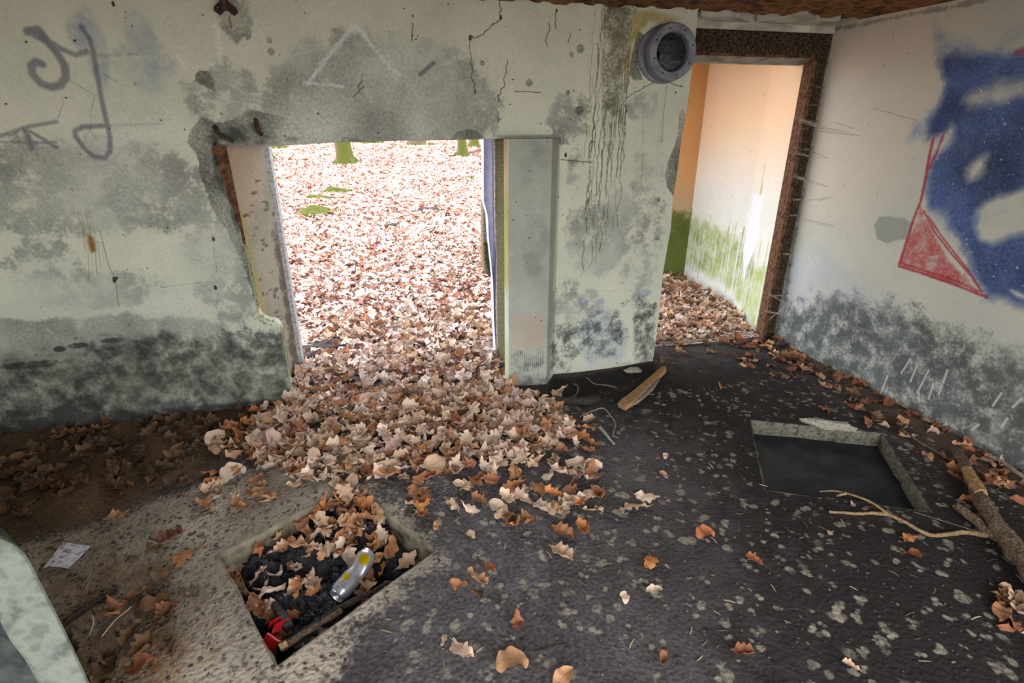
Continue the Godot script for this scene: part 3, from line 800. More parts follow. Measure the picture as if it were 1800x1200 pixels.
	var specs := [[L.peach, rgb(200, 188, 168), 0.3, 0.1, 0.0, 0.9, 0.8, 0.0, 0.05], [L.tint, rgb(160, 163, 170), 0.8, 0.5, 0.25, 0.95, 0.7, 0.0, 0.3], [L.gray, rgb(142, 144, 132), 0.4, 0.4, 0.4, 0.6, 0.9, -0.05, 0.2], [L.edge, rgb(122, 116, 108), 0.8, 0.5, 0.3, 0.6, 0.7, -0.1, 0.3],
		[L.haze, rgb(106, 124, 152), 0.5, 0.3, 0.05, 0.7, 0.85, 0.0, 0.05], [L.blue, rgb(72, 89, 132), 0.5, 0.25, 0.12, 0.85, 0.93, 0.0, 0.8], [L.red, rgb(168, 66, 66), 1.0, 0.6, 0.2, 0.9, 0.8, 0.0, 0.1], [L.lines, rgb(152, 48, 54), 0.4, 0.3, 0.1, 0.9, 0.75, 0.0, 0.1],
		[L.dark, rgb(76, 80, 76), 1.1, 0.6, 0.2, 0.8, 0.88, -0.04, 0.5], [L.scr, rgb(190, 188, 176), 0.2, 0.5, 0.25, 0.7, 0.85, 0.04, 0.1], [L.crack, rgb(84, 74, 64), 0.2, 0.4, 0.2, 0.7, 0.85, -0.15, 0.1]]
	M.side = painted(w, h, rgb(189, 186, 170), rgb(177, 177, 163), 0.06, specs, 0.6, 0.9, "painted_side_wall")
	var st := mb()
	box(st, Vector3(XR, -0.12, -3.40), Vector3(XR + 0.35, 2.45, ZB + 0.3), 0.0, func(p): return Vector2((p.z - z0) * s / w, (2.25 - p.y) * s / h))
	tag(obj("wall_right", done(st), M.side), "", "", "", "structure")
	st = mb()
	box(st, Vector3(-3.3, -0.12, -3.64), Vector3(-2.94, 2.45, ZB + 0.3))
	tag(obj("wall_left", done(st), M.plaster), "", "", "", "structure")
	# unseen side behind the camera, left wide open to add skylight inside
	st = mb()
	box(st, Vector3(-2.95, -0.12, ZB), Vector3(BX0, 2.45, ZB + 0.3))
	box(st, Vector3(BX1, -0.12, ZB), Vector3(3.02, 2.45, ZB + 0.3))
	box(st, Vector3(BX0 - 0.01, BY1, ZB), Vector3(BX1 + 0.01, 2.45, ZB + 0.3))
	tag(obj("wall_back", done(st), M.plaster), "", "", "", "structure")
	# ceiling: concrete slab with rusty troughed sheets below it
	st = mb()
	box(st, Vector3(-3.3, 2.205, -3.66), Vector3(3.36, 2.5, ZB + 0.31))
	var c := obj("ceiling", done(st), M.concrete)
	tag(c, "", "", "", "structure")
	for i in 20:
		st = mb()
		var x := -2.94 + i * 0.3
		var wd := 0.296
		if x + wd > XR - 0.004: wd = XR - 0.004 - x
		var pr := [Vector2(0, 0.006), Vector2(0.05, 0.006), Vector2(0.07, -0.004), Vector2(0.15, -0.005), Vector2(0.17, 0.005), Vector2(0.24, 0.006), Vector2(0.262, -0.002), Vector2(0.296, -0.004)]
		var drop := rng.randf_range(-0.004, 0.004)
		for k in pr.size() - 1:
			for q in 8:
				var za := -3.2 + q * 0.47 + (0.02 if q == 0 else 0.0) * rng.randf()
				var zb := -3.2 + (q + 1) * 0.47
				var sc := wd / 0.296
				var f := func(v: Vector2, zz: float) -> Vector3: return Vector3(x + v.x * sc, 2.172 + v.y + drop + big.get_noise_2d(x * 300.0 + v.x * 200.0, zz * 140.0) * 0.005, zz)
				quad(st, f.call(pr[k], za), f.call(pr[k + 1], za), f.call(pr[k + 1], zb), f.call(pr[k], zb), Vector3.DOWN)
		obj("ceiling_sheet", done(st), M.rust_sheet, c)
	# scraps of plaster still stuck under the edge of the sheets
	for q in [[1232, 26, 1300, 28, 1290, 44, 1238, 40], [1330, 36, 1420, 24, 1440, 32, 1352, 44], [1380, 44, 1478, 30, 1488, 46, 1400, 52]]:
		st = mb()
		var poly := PackedVector2Array()
		for i in range(0, q.size(), 2):
			var d := ray(q[i], q[i + 1])
			var p := Vector3(0, H, 0) + d * (0.56 / d.y)
			poly.append(Vector2(clampf(p.x, 1.9, 2.98), clampf(p.z, -3.37, -2.6)))
		plan(st, poly, 2.152, 2.2)
		obj("plaster_scrap", done(st), M.plaster, c)

const BX0 := -2.93
const BX1 := 2.98
const BY1 := 2.19
const ZB := 0.6

func door_frame() -> void:
	var d := Node3D.new()
	d.name = "door_1"
	add_child(d, true)
	tag(d, "", "", "", "structure")
	var st := mb()
	box(st, Vector3(1.86, 1.985, -3.5), Vector3(3.01, 2.112, -3.392), 0.006)
	obj("tarred_header", done(st), M.tar, d)
	st = mb()
	box(st, Vector3(2.912, -0.1, -3.43), Vector3(3.01, 1.99, -3.4), 0.004)
	obj("tarred_upright", done(st), M.tar, d)
	st = mb()
	plan(st, PackedVector2Array([Vector2(2.893, -3.398), Vector2(2.936, -3.535), Vector2(2.99, -3.54), Vector2(2.92, -3.398)]), -0.1, 1.978)
	obj("rusty_flange", done(st), M.rust, d)
	st = mb()
	box(st, Vector3(1.87, 1.972, -3.43), Vector3(2.9, 1.986, -3.396))
	obj("rusty_flange", done(st), M.rust, d)
	st = mb()
	prism(st, PackedVector2Array([Vector2(-3.43, 1.984), Vector2(-3.43, 1.972), Vector2(-3.54, 1.948), Vector2(-3.64, 1.948), Vector2(-3.64, 2.45), Vector2(-3.43, 2.45)]), Vector3.ZERO, Vector3.BACK, Vector3.UP, Vector3.RIGHT, 1.86, 3.3)
	obj("lintel", done(st), M.concrete, d)
	st = mb()
	box(st, Vector3(1.88, 2.114, -3.5), Vector3(3.01, 2.21, -3.385), 0.006)
	obj("plaster_band", done(st), M.plaster, d)
	for y in [153, 184, 213, 262, 312, 350, 378, 445, 518, 548]:
		var p := fw(1440 - (y - 153) * 0.17, y, -3.39)
		st = mb()
		var g := rng.randf_range(0.8, 1.2)
		box(st, Vector3(2.93, p.y - 0.008 * g, -3.4), Vector3(2.995, p.y + 0.006, -3.4 + 0.022 * g), 0.004)
		obj("lug", done(st), M.pit_dark if (y / 3) % 2 else M.wood_grey, d)

func annex() -> void:
	var w := 460
	var h := 600
	var s := 258.0
	var conv := func(px, py, x) -> Vector2:
		var p := rw(px, py, x)
		return Vector2((-3.45 - p.z) * s, (2.3 - p.y) * s)
	var warm_bounce := Layer.new(w, h)
	var gr := Layer.new(w, h)
	var wh := Layer.new(w, h)
	var cr := Layer.new(w, h)
	var st2 := Layer.new(w, h)
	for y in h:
		for x in w: warm_bounce.d[y * w + x] = int(255.0 * clampf(1.0 - (y - 160.0) / 200.0, 0.0, 1.0))  # peach glow of light bounced off the leaves, painted on the upper wall
	gr.poly(PackedVector2Array([Vector2(-10, 450), Vector2(90, 470), Vector2(170, 440), Vector2(300, 430), Vector2(470, 420), Vector2(470, 560), Vector2(300, 560), Vector2(170, 570), Vector2(-10, 600)]), 190.0, 14.0)
	for i in 40:
		var x := rng.randf_range(0, w)
		gr.stroke([Vector2(x, rng.randf_range(400, 460)), Vector2(x + 3, rng.randf_range(480, 580))], 3.0, 210.0, 0.8)
		wh.stroke([Vector2(x + 9, rng.randf_range(430, 500)), Vector2(x + 11, rng.randf_range(500, 590))], 2.0, 160.0, 0.8)
	gr.stroke([conv.call(1355, 290, 3.12), conv.call(1348, 345, 3.12)], 9.0, 130.0, 0.8)
	wh.poly(PackedVector2Array([conv.call(1328, 342, 3.12), conv.call(1352, 342, 3.1), conv.call(1345, 420, 3.1), conv.call(1322, 470, 3.12), conv.call(1315, 500, 3.12), conv.call(1308, 440, 3.12)]), 240.0, 5.0)
	st2.poly(PackedVector2Array([Vector2(90, 440), Vector2(170, 400), Vector2(190, 440), Vector2(180, 480), Vector2(100, 560), Vector2(60, 540)]), 130.0, 14.0)
	for i in 14:
		var c := Vector2(rng.randf() * w, rng.randf() * 380)
		cr.stroke([c, c + Vector2(rng.randf_range(-20, 20), rng.randf_range(-12, 12))], 1.0, 130.0, 0.8)
	var m := painted(w, h, rgb(214, 212, 202), rgb(200, 198, 188), 0.08, [[warm_bounce, rgb(234, 196, 158), 0.25, 0.05, 0.1, 0.9, 0.92, 0.0, 0.06], [st2, rgb(132, 138, 148), 0.6, 0.5, 0.3, 0.7, 0.7, 0.0, 0.2], [gr, rgb(128, 142, 70), 1.0, 0.6, 0.2, 1.1, 0.85, 0.0, 0.4],
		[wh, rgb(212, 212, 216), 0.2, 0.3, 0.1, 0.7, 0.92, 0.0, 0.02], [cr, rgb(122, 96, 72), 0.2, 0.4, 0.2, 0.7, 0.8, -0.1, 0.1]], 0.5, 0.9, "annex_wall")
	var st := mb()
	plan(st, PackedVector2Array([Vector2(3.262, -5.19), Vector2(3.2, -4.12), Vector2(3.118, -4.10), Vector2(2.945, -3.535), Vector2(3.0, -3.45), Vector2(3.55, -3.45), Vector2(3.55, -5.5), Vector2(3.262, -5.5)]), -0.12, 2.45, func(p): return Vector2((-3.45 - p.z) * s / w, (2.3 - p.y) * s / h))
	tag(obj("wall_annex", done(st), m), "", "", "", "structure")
	# end wall
	w = 260
	warm_bounce = Layer.new(w, h)
	gr = Layer.new(w, h)
	cr = Layer.new(w, h)
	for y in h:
		for x in w: warm_bounce.d[y * w + x] = int(255.0 * clampf(1.0 - (y - 260.0) / 260.0, 0.0, 1.0))  # the same bounced glow, painted on here in a deeper orange
	gr.poly(PackedVector2Array([Vector2(-10, 400), Vector2(270, 410), Vector2(270, 610), Vector2(-10, 610)]), 210.0, 30.0)
	for i in 10:
		var c := Vector2(rng.randf() * w, rng.randf() * 380)
		cr.stroke([c, c + Vector2(rng.randf_range(-20, 20), rng.randf_range(-22, 22))], 1.2, 140.0, 0.8)
	var me := painted(w, h, rgb(178, 170, 150), rgb(166, 160, 140), 0.1, [[warm_bounce, rgb(204, 152, 100), 0.4, 0.1, 0.1, 0.8, 0.95, 0.0, 0.1], [gr, rgb(88, 100, 40), 0.7, 0.4, 0.3, 0.7, 0.9, 0.0, 0.3], [cr, rgb(92, 68, 48), 0.2, 0.4, 0.2, 0.7, 0.8, -0.1, 0.1]], 0.5, 0.9, "annex_end_wall")
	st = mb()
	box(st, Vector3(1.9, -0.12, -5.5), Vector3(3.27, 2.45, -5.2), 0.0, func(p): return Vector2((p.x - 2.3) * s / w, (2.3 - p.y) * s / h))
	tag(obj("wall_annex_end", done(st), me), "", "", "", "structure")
	st = mb()
	box(st, Vector3(1.8, 2.25, -5.6), Vector3(3.6, 2.5, -3.6))
	tag(obj("ceiling_annex", done(st), M.concrete), "", "", "", "structure")

# ------------------------------------------------------------------ floor
var PIT1 := PackedVector2Array()
var PIT2 := PackedVector2Array()

func floor_mesh(x0: float, x1: float, z0: float, z1: float, step: float, uv: Callable, holes: Array) -> ArrayMesh:
	var st := mb()
	st.set_smooth_group(0)
	var nx := int(round((x1 - x0) / step))
	var nz := int(round((z1 - z0) / step))
	var put := func(q: Vector2) -> Vector3: return Vector3(q.x, ground_h(q.x, q.y), q.y)
	for i in nx:
		for k in nz:
			var cell := PackedVector2Array([Vector2(x0 + i * step, z0 + k * step), Vector2(x0 + (i + 1) * step, z0 + k * step), Vector2(x0 + (i + 1) * step, z0 + (k + 1) * step), Vector2(x0 + i * step, z0 + (k + 1) * step)])
			var pieces := [cell]
			for hole in holes:
				var c := (cell[0] + cell[2]) * 0.5
				var mid: Vector2 = (hole[0] + hole[2]) * 0.5
				if c.distance_to(mid) < 0.75:
					var left := []
					for p in pieces: left.append_array(Geometry2D.clip_polygons(p, hole))
					pieces = left
			for p in pieces:
				if p.size() < 3: continue
				var t := Geometry2D.triangulate_polygon(p)
				for q in range(0, t.size(), 3):
					tri(st, put.call(p[t[q]]), put.call(p[t[q + 1]]), put.call(p[t[q + 2]]), Vector3.UP, uv)
	return done(st)

func floor_and_pits() -> void:
	PIT1 = PackedVector2Array([Vector2(-0.721, -1.934), Vector2(-0.423, -1.359), Vector2(0.121, -1.735), Vector2(-0.2, -2.27)])
	PIT2 = PackedVector2Array()
	for c in [fl(1319, 743, -0.02), fl(1545, 781, -0.075), fl(1632, 916, -0.05), fl(1345, 862)]: PIT2.append(Vector2(c.x, c.z))
	var s := 330.0
	var w := 2046
	var h := 1122
	var conv := func(px, py) -> Vector2:
		var p := fl(px, py)
		return Vector2((p.x + 3.1) * s, (p.z + 3.6) * s)
	var arr := func(a: Array) -> PackedVector2Array:
		var o := PackedVector2Array()
		for i in range(0, a.size(), 2): o.append(conv.call(a[i], a[i + 1]))
		return o
	var L := {}
	for n in ["dust", "brown", "spot", "black", "grey", "bits", "crumb"]: L[n] = Layer.new(w, h)
	L.dust.poly(arr.call([-80, 980, 120, 930, 330, 850, 520, 800, 600, 840, 660, 850, 770, 960, 790, 985, 640, 1100, 560, 1260, 200, 1300, -80, 1300]), 205.0, 26.0)
	L.brown.poly(arr.call([-700, 790, 500, 690, 470, 780, 330, 850, 150, 920, -200, 1010, -700, 1060]), 220.0, 24.0)
	L.brown.poly(arr.call([60, 1020, 150, 960, 300, 960, 380, 1060, 330, 1290, 60, 1290]), 165.0, 40.0)
	L.brown.poly(arr.call([1360, 585, 1500, 720, 1660, 840, 1760, 1000, 1900, 1000, 1900, 820]), 150.0, 26.0)
	L.black.poly(arr.call([950, 668, 1150, 640, 1380, 600, 1480, 690, 1600, 760, 1900, 950, 1950, 1300, 1350, 1300, 1250, 1000, 1200, 780, 1000, 720]), 185.0, 110.0)
	L.black.poly(arr.call([1420, 900, 1620, 820, 2000, 900, 2100, 1400, 1300, 1400, 1300, 1150]), 250.0, 110.0)  # darker mud, with the falloff of light towards this corner painted in
	L.black.poly(arr.call([965, 662, 1150, 636, 1160, 660, 1050, 690, 960, 700]), 215.0, 10.0)
	L.grey.poly(arr.call([600, 800, 900, 790, 1000, 900, 900, 1100, 700, 1160, 780, 970]), 130.0, 60.0)
	blobs(L.dust, conv, 1.0, [[1440, 752, 40, 20, 0.4], [1330, 800, 14, 40, 0.6]])
	# pale ghosts where leaves lay
	for i in 1250:
		var c := Vector2(rng.randf_range(1000, 1960), rng.randf_range(280, 1115))
		var r := rng.randf_range(2.6, 5.6) * (1.0 if rng.randf() < 0.85 else 1.6)
		var n := 2 + rng.randi() % 3
		for j in n: L.spot.blob(c + Vector2(rng.randf_range(-1, 1), rng.randf_range(-1, 1)) * r * 0.8, r * rng.randf_range(0.6, 1.0), r * rng.randf_range(0.6, 1.0), rng.randf_range(110, 235), 2.2)
	for i in 700: L.bits.stroke([Vector2(i * 7919 % w, i * 104729 % h), Vector2(i * 7919 % w + rng.randf_range(-6, 6), i * 104729 % h + rng.randf_range(-6, 6))], 1.0, rng.randf_range(60, 190), 0.8)
	for i in 1500: L.crumb.blob(Vector2(rng.randf() * w, rng.randf() * h), rng.randf_range(1.0, 3.4), rng.randf_range(1.0, 3.0), rng.randf_range(90, 220), 1.6)
	var specs := [[L.grey, rgb(100, 95, 97), 0.7, 0.4, 0.2, 0.8, 0.75, 0.0, 0.3], [L.dust, rgb(152, 141, 123), 0.7, 0.5, 0.35, 0.7, 0.92, 0.05, 0.4], [L.brown, rgb(96, 74, 52), 0.9, 0.6, 0.25, 0.8, 0.85, 0.0, 0.9], [L.black, rgb(32, 28, 26), 0.8, 0.5, 0.2, 0.75, 0.8, -0.05, 0.4],
		[L.spot, rgb(148, 139, 118), 0.5, 0.4, 0.12, 0.9, 0.85, 0.03, 0.3], [L.crumb, rgb(38, 34, 34), 0.2, 0.4, 0.3, 0.7, 0.65, 0.12, 0.2], [L.bits, rgb(160, 144, 116), 0.1, 0.3, 0.25, 0.7, 0.6, 0.05, 0.2]]
	M.floor = painted(w, h, rgb(89, 82, 80), rgb(64, 59, 57), 0.55, specs, 1.6, 0.88, "earth_floor")
	var f := obj("floor", floor_mesh(-3.12, 3.12, -3.44, 1.0, 0.06, func(p): return Vector2((p.x + 3.1) * s / w, (p.z + 3.6) * s / h), [PIT1, PIT2]), M.floor)
	tag(f, "", "", "", "structure")
	for pit in [[PIT1, M.pit, -0.45], [PIT2, M.pit_rim, -0.45]]:
		var p: PackedVector2Array = pit[0]
		var mid := (p[0] + p[2]) * 0.5
		for i in 4:
			var a := p[i]
			var b := p[(i + 1) % 4]
			var n := Vector2((b - a).y, -(b - a).x).normalized()
			if n.dot((a + b) * 0.5 - mid) < 0: n = -n
			var e := (b - a).normalized() * 0.06
			var st := mb()
			var seg := 12                                      # a slightly rough arris that follows the floor
			st.set_smooth_group(0)
			for k in seg:
				var q := []
				for t in [float(k) / seg, float(k + 1) / seg]:
					var c: Vector2 = a.lerp(b, t)
					var wob := big.get_noise_2d(c.x * 700.0, c.y * 700.0) * 0.012
					var top := ground_h(c.x, c.y) + 0.004
					q.append([Vector3(c.x - n.x * (0.004 + wob), pit[2], c.y - n.y * (0.004 + wob)), Vector3(c.x - n.x * (0.004 + wob), top - 0.012, c.y - n.y * (0.004 + wob)), Vector3(c.x + n.x * 0.002, top - 0.003, c.y + n.y * 0.002), Vector3(c.x + n.x * 0.02, top - 0.012, c.y + n.y * 0.02), Vector3(c.x + n.x * 0.02, pit[2], c.y + n.y * 0.02)])
				for m in 4: quad(st, q[0][m], q[1][m], q[1][m + 1], q[0][m + 1], Vector3(-n.x, 0, -n.y) if m == 0 else Vector3(0, 1, 0) if m < 3 else Vector3(n.x, 0, n.y))
			obj("pit_wall", done(st), pit[1], f)
	# what lies at the bottom: black wet debris in one, dark still water in the other
	var st := mb()
	st.set_smooth_group(0)
	var n := 46
	for i in n:
		for k in n:
			var q := []
			for m in [[0, 0], [1, 0], [1, 1], [0, 1]]:
				var u: float = (i + m[0]) / float(n)
				var v: float = (k + m[1]) / float(n)
				var c := PIT1[0].lerp(PIT1[1], u).lerp(PIT1[3].lerp(PIT1[2], u), v)
				q.append(Vector3(c.x, pit_h(c.x, c.y), c.y))
			quad(st, q[0], q[1], q[2], q[3], Vector3.UP)
	var d := obj("charred_debris", done(st), M.char)
	tag(d, "wet black charred debris filling the bottom of the leaf-strewn pit", "debris", "", "stuff")
	st = mb()
	for i in 12:
		for k in 12:
			var q := []
			for m in [[0, 0], [1, 0], [1, 1], [0, 1]]:
				var c := PIT2[0].lerp(PIT2[1], (i + m[0]) / 12.0).lerp(PIT2[3].lerp(PIT2[2], (i + m[0]) / 12.0), (k + m[1]) / 12.0)
				q.append(Vector3(c.x, -0.085 + big.get_noise_2d(c.x * 120.0, c.y * 120.0) * 0.006, c.y))
			quad(st, q[0], q[1], q[2], q[3], Vector3.UP)
	var wm := mix_mat("dark_sludge", [rgb(28, 30, 31), rgb(38, 40, 41), rgb(48, 50, 50)], 0.01, 0.8, 0.35, 0.2, 51)
	tag(obj("sludge", done(st), wm), "smooth dark grey sludge standing level in the empty square pit", "sludge", "", "stuff")

func pit_h(x: float, z: float) -> float:
	var y := -0.165 + big.get_noise_2d(x * 500.0, z * 500.0) * 0.05 + big.get_noise_2d(x * 1500.0, z * 1500.0) * 0.02
	y += 0.13 * exp(-((x + 0.24) * (x + 0.24) * 14.0 + (z + 2.2) * (z + 2.2) * 9.0))
	y += 0.05 * exp(-((x + 0.62) * (x + 0.62) * 25.0 + (z + 1.9) * (z + 1.9) * 25.0))
	return minf(y, -0.03)
# ------------------------------------------------------------------ outside
func trunk(called: String, base: Vector3, r: float, height: float, lean: Vector3, label: String, seedv: float) -> void:
	var t := thing(called, label, "tree", base)
	var st := mb()
	var path := []
	var rad := []
	for i in 26:
		var u := i / 25.0
		path.append(Vector3(0, -0.15, 0) + lean * height * u + Vector3(big.get_noise_2d(u * 200.0, seedv) * 0.2 * u, height * pow(u, 1.4), big.get_noise_2d(u * 200.0, seedv + 90.0) * 0.2 * u))
		rad.append(r * (1.0 - 0.65 * u) * (1.0 + 0.75 * exp(-pow(u, 1.4) * height * 3.0)))
	tube(st, path, rad, 16, 0.12)
	obj("trunk", done(st), M.bark, t)
	st = mb()
	path = path.slice(0, 12)
	for i in path.size(): path[i] += Vector3(0.03, 0, 0.04)
	tube(st, path, rad.slice(0, 12).map(func(v): return v * 0.99), 16, 0.16)
	for i in 5:
		var a := seedv + i * 1.3
		var q := [Vector3(cos(a) * r, 0.18, sin(a) * r), Vector3(cos(a) * r * 1.7, 0.04, sin(a) * r * 1.7), Vector3(cos(a) * r * 2.5, -0.08, sin(a) * r * 2.5)]
		tube(st, q, [r * 0.42, r * 0.3, r * 0.1], 8, 0.3)
	obj("moss", done(st), M.moss, t)
	for i in 6:
		st = mb()
		var a := seedv * 2.0 + i * 2.1
		var y := height * (0.45 + i * 0.08)
		var o := lean * height * pow(y / height, 0.71) + Vector3(0, y - 0.15, 0)
		var q := bend([o, o + Vector3(cos(a), 0.5, sin(a)) * 1.0, o + Vector3(cos(a) * 2.4, 1.6, sin(a) * 2.4), o + Vector3(cos(a + 0.3) * 3.4, 2.9, sin(a + 0.3) * 3.4)], 0.3, 0.05)
		tube(st, q, taper(q.size(), r * 0.3, 0.02), 7, 0.1)
		obj("branch", done(st), M.bark, t)

func outside() -> void:
	var st := mb()
	st.set_smooth_group(0)
	# near ground finer, far ground coarser
	var strips := [[-3.44, -6.0, 0.16, -3.0, 4.2], [-6.0, -14.0, 0.5, -9.0, 14.0], [-14.0, -70.0, 2.0, -40.0, 50.0]]
	for s in strips:
		var z: float = s[0]
		while z > s[1] + 0.001:
			var zb := maxf(z - s[2], s[1])
			var x: float = s[3]
			while x < s[4] - 0.001:
				var xb := minf(x + s[2], s[4])
				quad(st, Vector3(x, ground_h(x, z) - 0.002, z), Vector3(xb, ground_h(xb, z) - 0.002, z), Vector3(xb, ground_h(xb, zb) - 0.002, zb), Vector3(x, ground_h(x, zb) - 0.002, zb), Vector3.UP)
				x = xb
			z = zb
	# the rest of the forest floor, round the bunker and behind it
	var near_ground := st
	st = mb()
	quad(st, Vector3(-60, -0.3, -3.4), Vector3(-3.2, -0.3, -3.4), Vector3(-3.2, -0.3, 60), Vector3(-60, -0.3, 60), Vector3.UP)
	quad(st, Vector3(3.3, -0.3, -3.4), Vector3(60, -0.3, -3.4), Vector3(60, -0.3, 60), Vector3(3.3, -0.3, 60), Vector3.UP)
	quad(st, Vector3(-3.2, -0.05, 0.9), Vector3(3.3, -0.05, 0.9), Vector3(3.3, -0.3, 60), Vector3(-3.2, -0.3, 60), Vector3.UP)
	tag(obj("ground_behind", done(st), M.bounce_litter), "", "", "", "structure")
	st = near_ground
	for q in [[-60, -3.0, -3.4, -6.0], [4.2, 60, -3.4, -6.0], [-60, -9, -6, -14], [14, 60, -6, -14], [-60, -40, -14, -70], [50, 60, -14, -70]]:
		quad(st, Vector3(q[0], -0.1, q[2]), Vector3(q[1], -0.1, q[2]), Vector3(q[1], -0.1, q[3]), Vector3(q[0], -0.1, q[3]), Vector3.UP)
	tag(obj("ground", done(st), M.litter), "", "", "", "structure")
	var g := func(px, py) -> Vector3:
		var p := fl(px, py)
		return Vector3(p.x, ground_h(p.x, p.z), p.z)
	trunk("mossy_tree", g.call(609, 291), 0.27, 13.0, Vector3(-0.05, 0, 0), "nearest mossy tree trunk out in the leaf-strewn wood", 1.0)
	trunk("mossy_tree", g.call(811, 277), 0.2, 12.0, Vector3(0.01, 0, 0.02), "slim mossy tree trunk close to the blue-grey door post", 2.4)
	trunk("mossy_tree", g.call(832, 263), 0.24, 13.0, Vector3(0.02, 0, -0.02), "furthest mossy tree trunk, half behind the slim one", 3.9)
	trunk("mossy_tree", g.call(470, 286), 0.2, 12.0, Vector3(-0.01, 0, 0.0), "mossy tree trunk just showing past the jamb with the rusty strip", 5.2)
	var b: Vector3 = g.call(732, 258)
	var t := thing("tree_stump", "low brown tree stump with mossy foot under the lintel", "stump", b)
	st = mb()
	tube(st, [Vector3(0, -0.2, 0), Vector3(0, 0.1, 0), Vector3(0.05, 0.5, 0), Vector3(0.0, 0.8, 0)], [0.75, 0.62, 0.55, 0.5], 18, 0.2)
	obj("trunk", done(st), M.bark, t)
	for i in 5:
		var m := obj("moss", rock(Vector3(0.5, 0.22, 0.4), 0.4, i + 40.0), M.moss, t)
		m.position = Vector3(-1.2 + i * 0.75, 0.02, 0.6)
	# fallen branch beyond the slim tree
	st = mb()
	var q := bend([g.call(778, 279) + Vector3(0, 0.06, 0), g.call(820, 275) + Vector3(0.3, 0.16, -0.5), g.call(862, 268) + Vector3(0, 0.3, 0)], 0.25, 0.05)
	tube(st, q, taper(q.size(), 0.03, 0.09), 8, 0.2)
	tag(obj("fallen_branch", done(st), M.bark), "fallen branch lying behind the slim mossy tree", "branch")
	# moss clumps, stone, bare soil
	var names := ["largest green moss clump on the leaf-covered ground", "small green moss clump above the largest one", "moss clump on the far side of the largest one, nearest the tall tree", "flat moss clump at the foot of the jamb side slope", "tiny moss patch out under the lintel near the jamb", "tiny moss patch beside the farthest trees", "low moss tuft near the blue-grey post"]
	var mc := [[562, 376, 0.3], [564, 352, 0.2], [592, 341, 0.22], [542, 372, 0.16], [482, 262, 0.6], [648, 254, 0.7], [828, 316, 0.16]]
	for i in mc.size():
		var p: Vector3 = g.call(mc[i][0], mc[i][1])
		var k := thing("moss_clump", names[i], "moss", p)
		for j in 4:
			var o := obj("tuft", rock(Vector3(1.15, 0.5, 0.9) * mc[i][2] * (1.0 - j * 0.16), 0.5, i * 7.0 + j), M.moss, k)
			o.position = Vector3(cos(j * 2.0 + i) * mc[i][2] * 0.8, 0.0, sin(j * 2.0 + i) * mc[i][2] * 0.6) * (1.0 if j else 0.0)
	var so := obj("stone", rock(Vector3(0.16, 0.09, 0.12), 0.3, 12.0), M.stone)
	so.position = g.call(515, 394)
	tag(so, "tan stone on the leaves below the moss clumps", "stone")
	var heaps := [[560, 617, 0.36, 0.05, "dark bare soil heap at the foot of the jamb with the rusty strip"], [700, 372, 0.42, 0.09, "bare soil mound with the dark hollow beside it, middle of the leaf slope"], [755, 375, 0.5, 0.09, "long bare soil mound nearest the blue-grey post"], [692, 401, 0.32, 0.07, "low soil mound in front of the two others"],
		[757, 409, 0.3, 0.06, "small soil mound in front of the long one"], [632, 502, 0.2, 0.03, "scraped bare soil patch half way up the leaf slope"], [712, 336, 0.4, 0.06, "farthest bare soil patch on the leaf slope"]]
	for i in heaps.size():
		var e = heaps[i]
		var p: Vector3 = g.call(e[0], e[1])
		var o := obj("soil_mound", rock(Vector3(e[2] * 0.62, e[3] * 0.8, e[2] * 0.34), 0.6, i * 3.3 + 60.0, 26), M.soil)
		o.position = p - Vector3(0, e[3] * 0.25, 0)
		tag(o, e[4], "soil mound")
	# the outer door post and its broken mossy neighbour
	st = mb()
	var pl := PackedVector2Array()
	for e in [[850, 240], [874, 240], [877, 400], [883, 640], [872, 640], [868, 560], [866, 490], [859, 420], [857, 380], [850, 352]]:
		var p := fw(e[0], e[1], -3.58)
		pl.append(Vector2(minf(p.x, 0.786), minf(p.y, 1.5)))
	prism(st, pl, Vector3.ZERO, Vector3.RIGHT, Vector3.UP, Vector3.BACK, -3.65, -3.58, 0.003)
	tag(obj("door_post", done(st), M.post_skylit), "blue-grey post with a broken edge at the outer side of the low opening", "post")
	st = mb()
	pl = PackedVector2Array()
	for e in [[849, 356], [857, 354], [868, 400], [876, 520], [872, 520], [866, 488], [852, 478], [849, 440]]:
		var p := fw(e[0], e[1], -3.66)
		pl.append(Vector2(p.x, p.y))
	prism(st, pl, Vector3.ZERO, Vector3.RIGHT, Vector3.UP, Vector3.BACK, -3.74, -3.652, 0.006)
	var post := obj("rotten_post", done(st), M.wood_grey)
	tag(post, "rotten mossy remnant behind the broken edge of the blue-grey post", "post")
	st = mb()
	q = bend([fw(853, 425, -3.66), fw(856, 450, -3.66), fw(863, 478, -3.66), fw(869, 495, -3.66)], 0.02, 0.01)
	tube(st, q, taper(q.size(), 0.018, 0.016), 8, 0.5)
	obj("moss", done(st), M.moss, post)
	st = mb()
	plan(st, PackedVector2Array([Vector2(-0.62, -3.642), Vector2(-0.577, -3.642), Vector2(-0.556, -3.66), Vector2(-0.556, -3.76), Vector2(-0.62, -3.76)]), -0.05, 1.5)
	tag(obj("door_post", done(st), M.post), "slim pale grey post at the outer end of the stained reveal", "post")

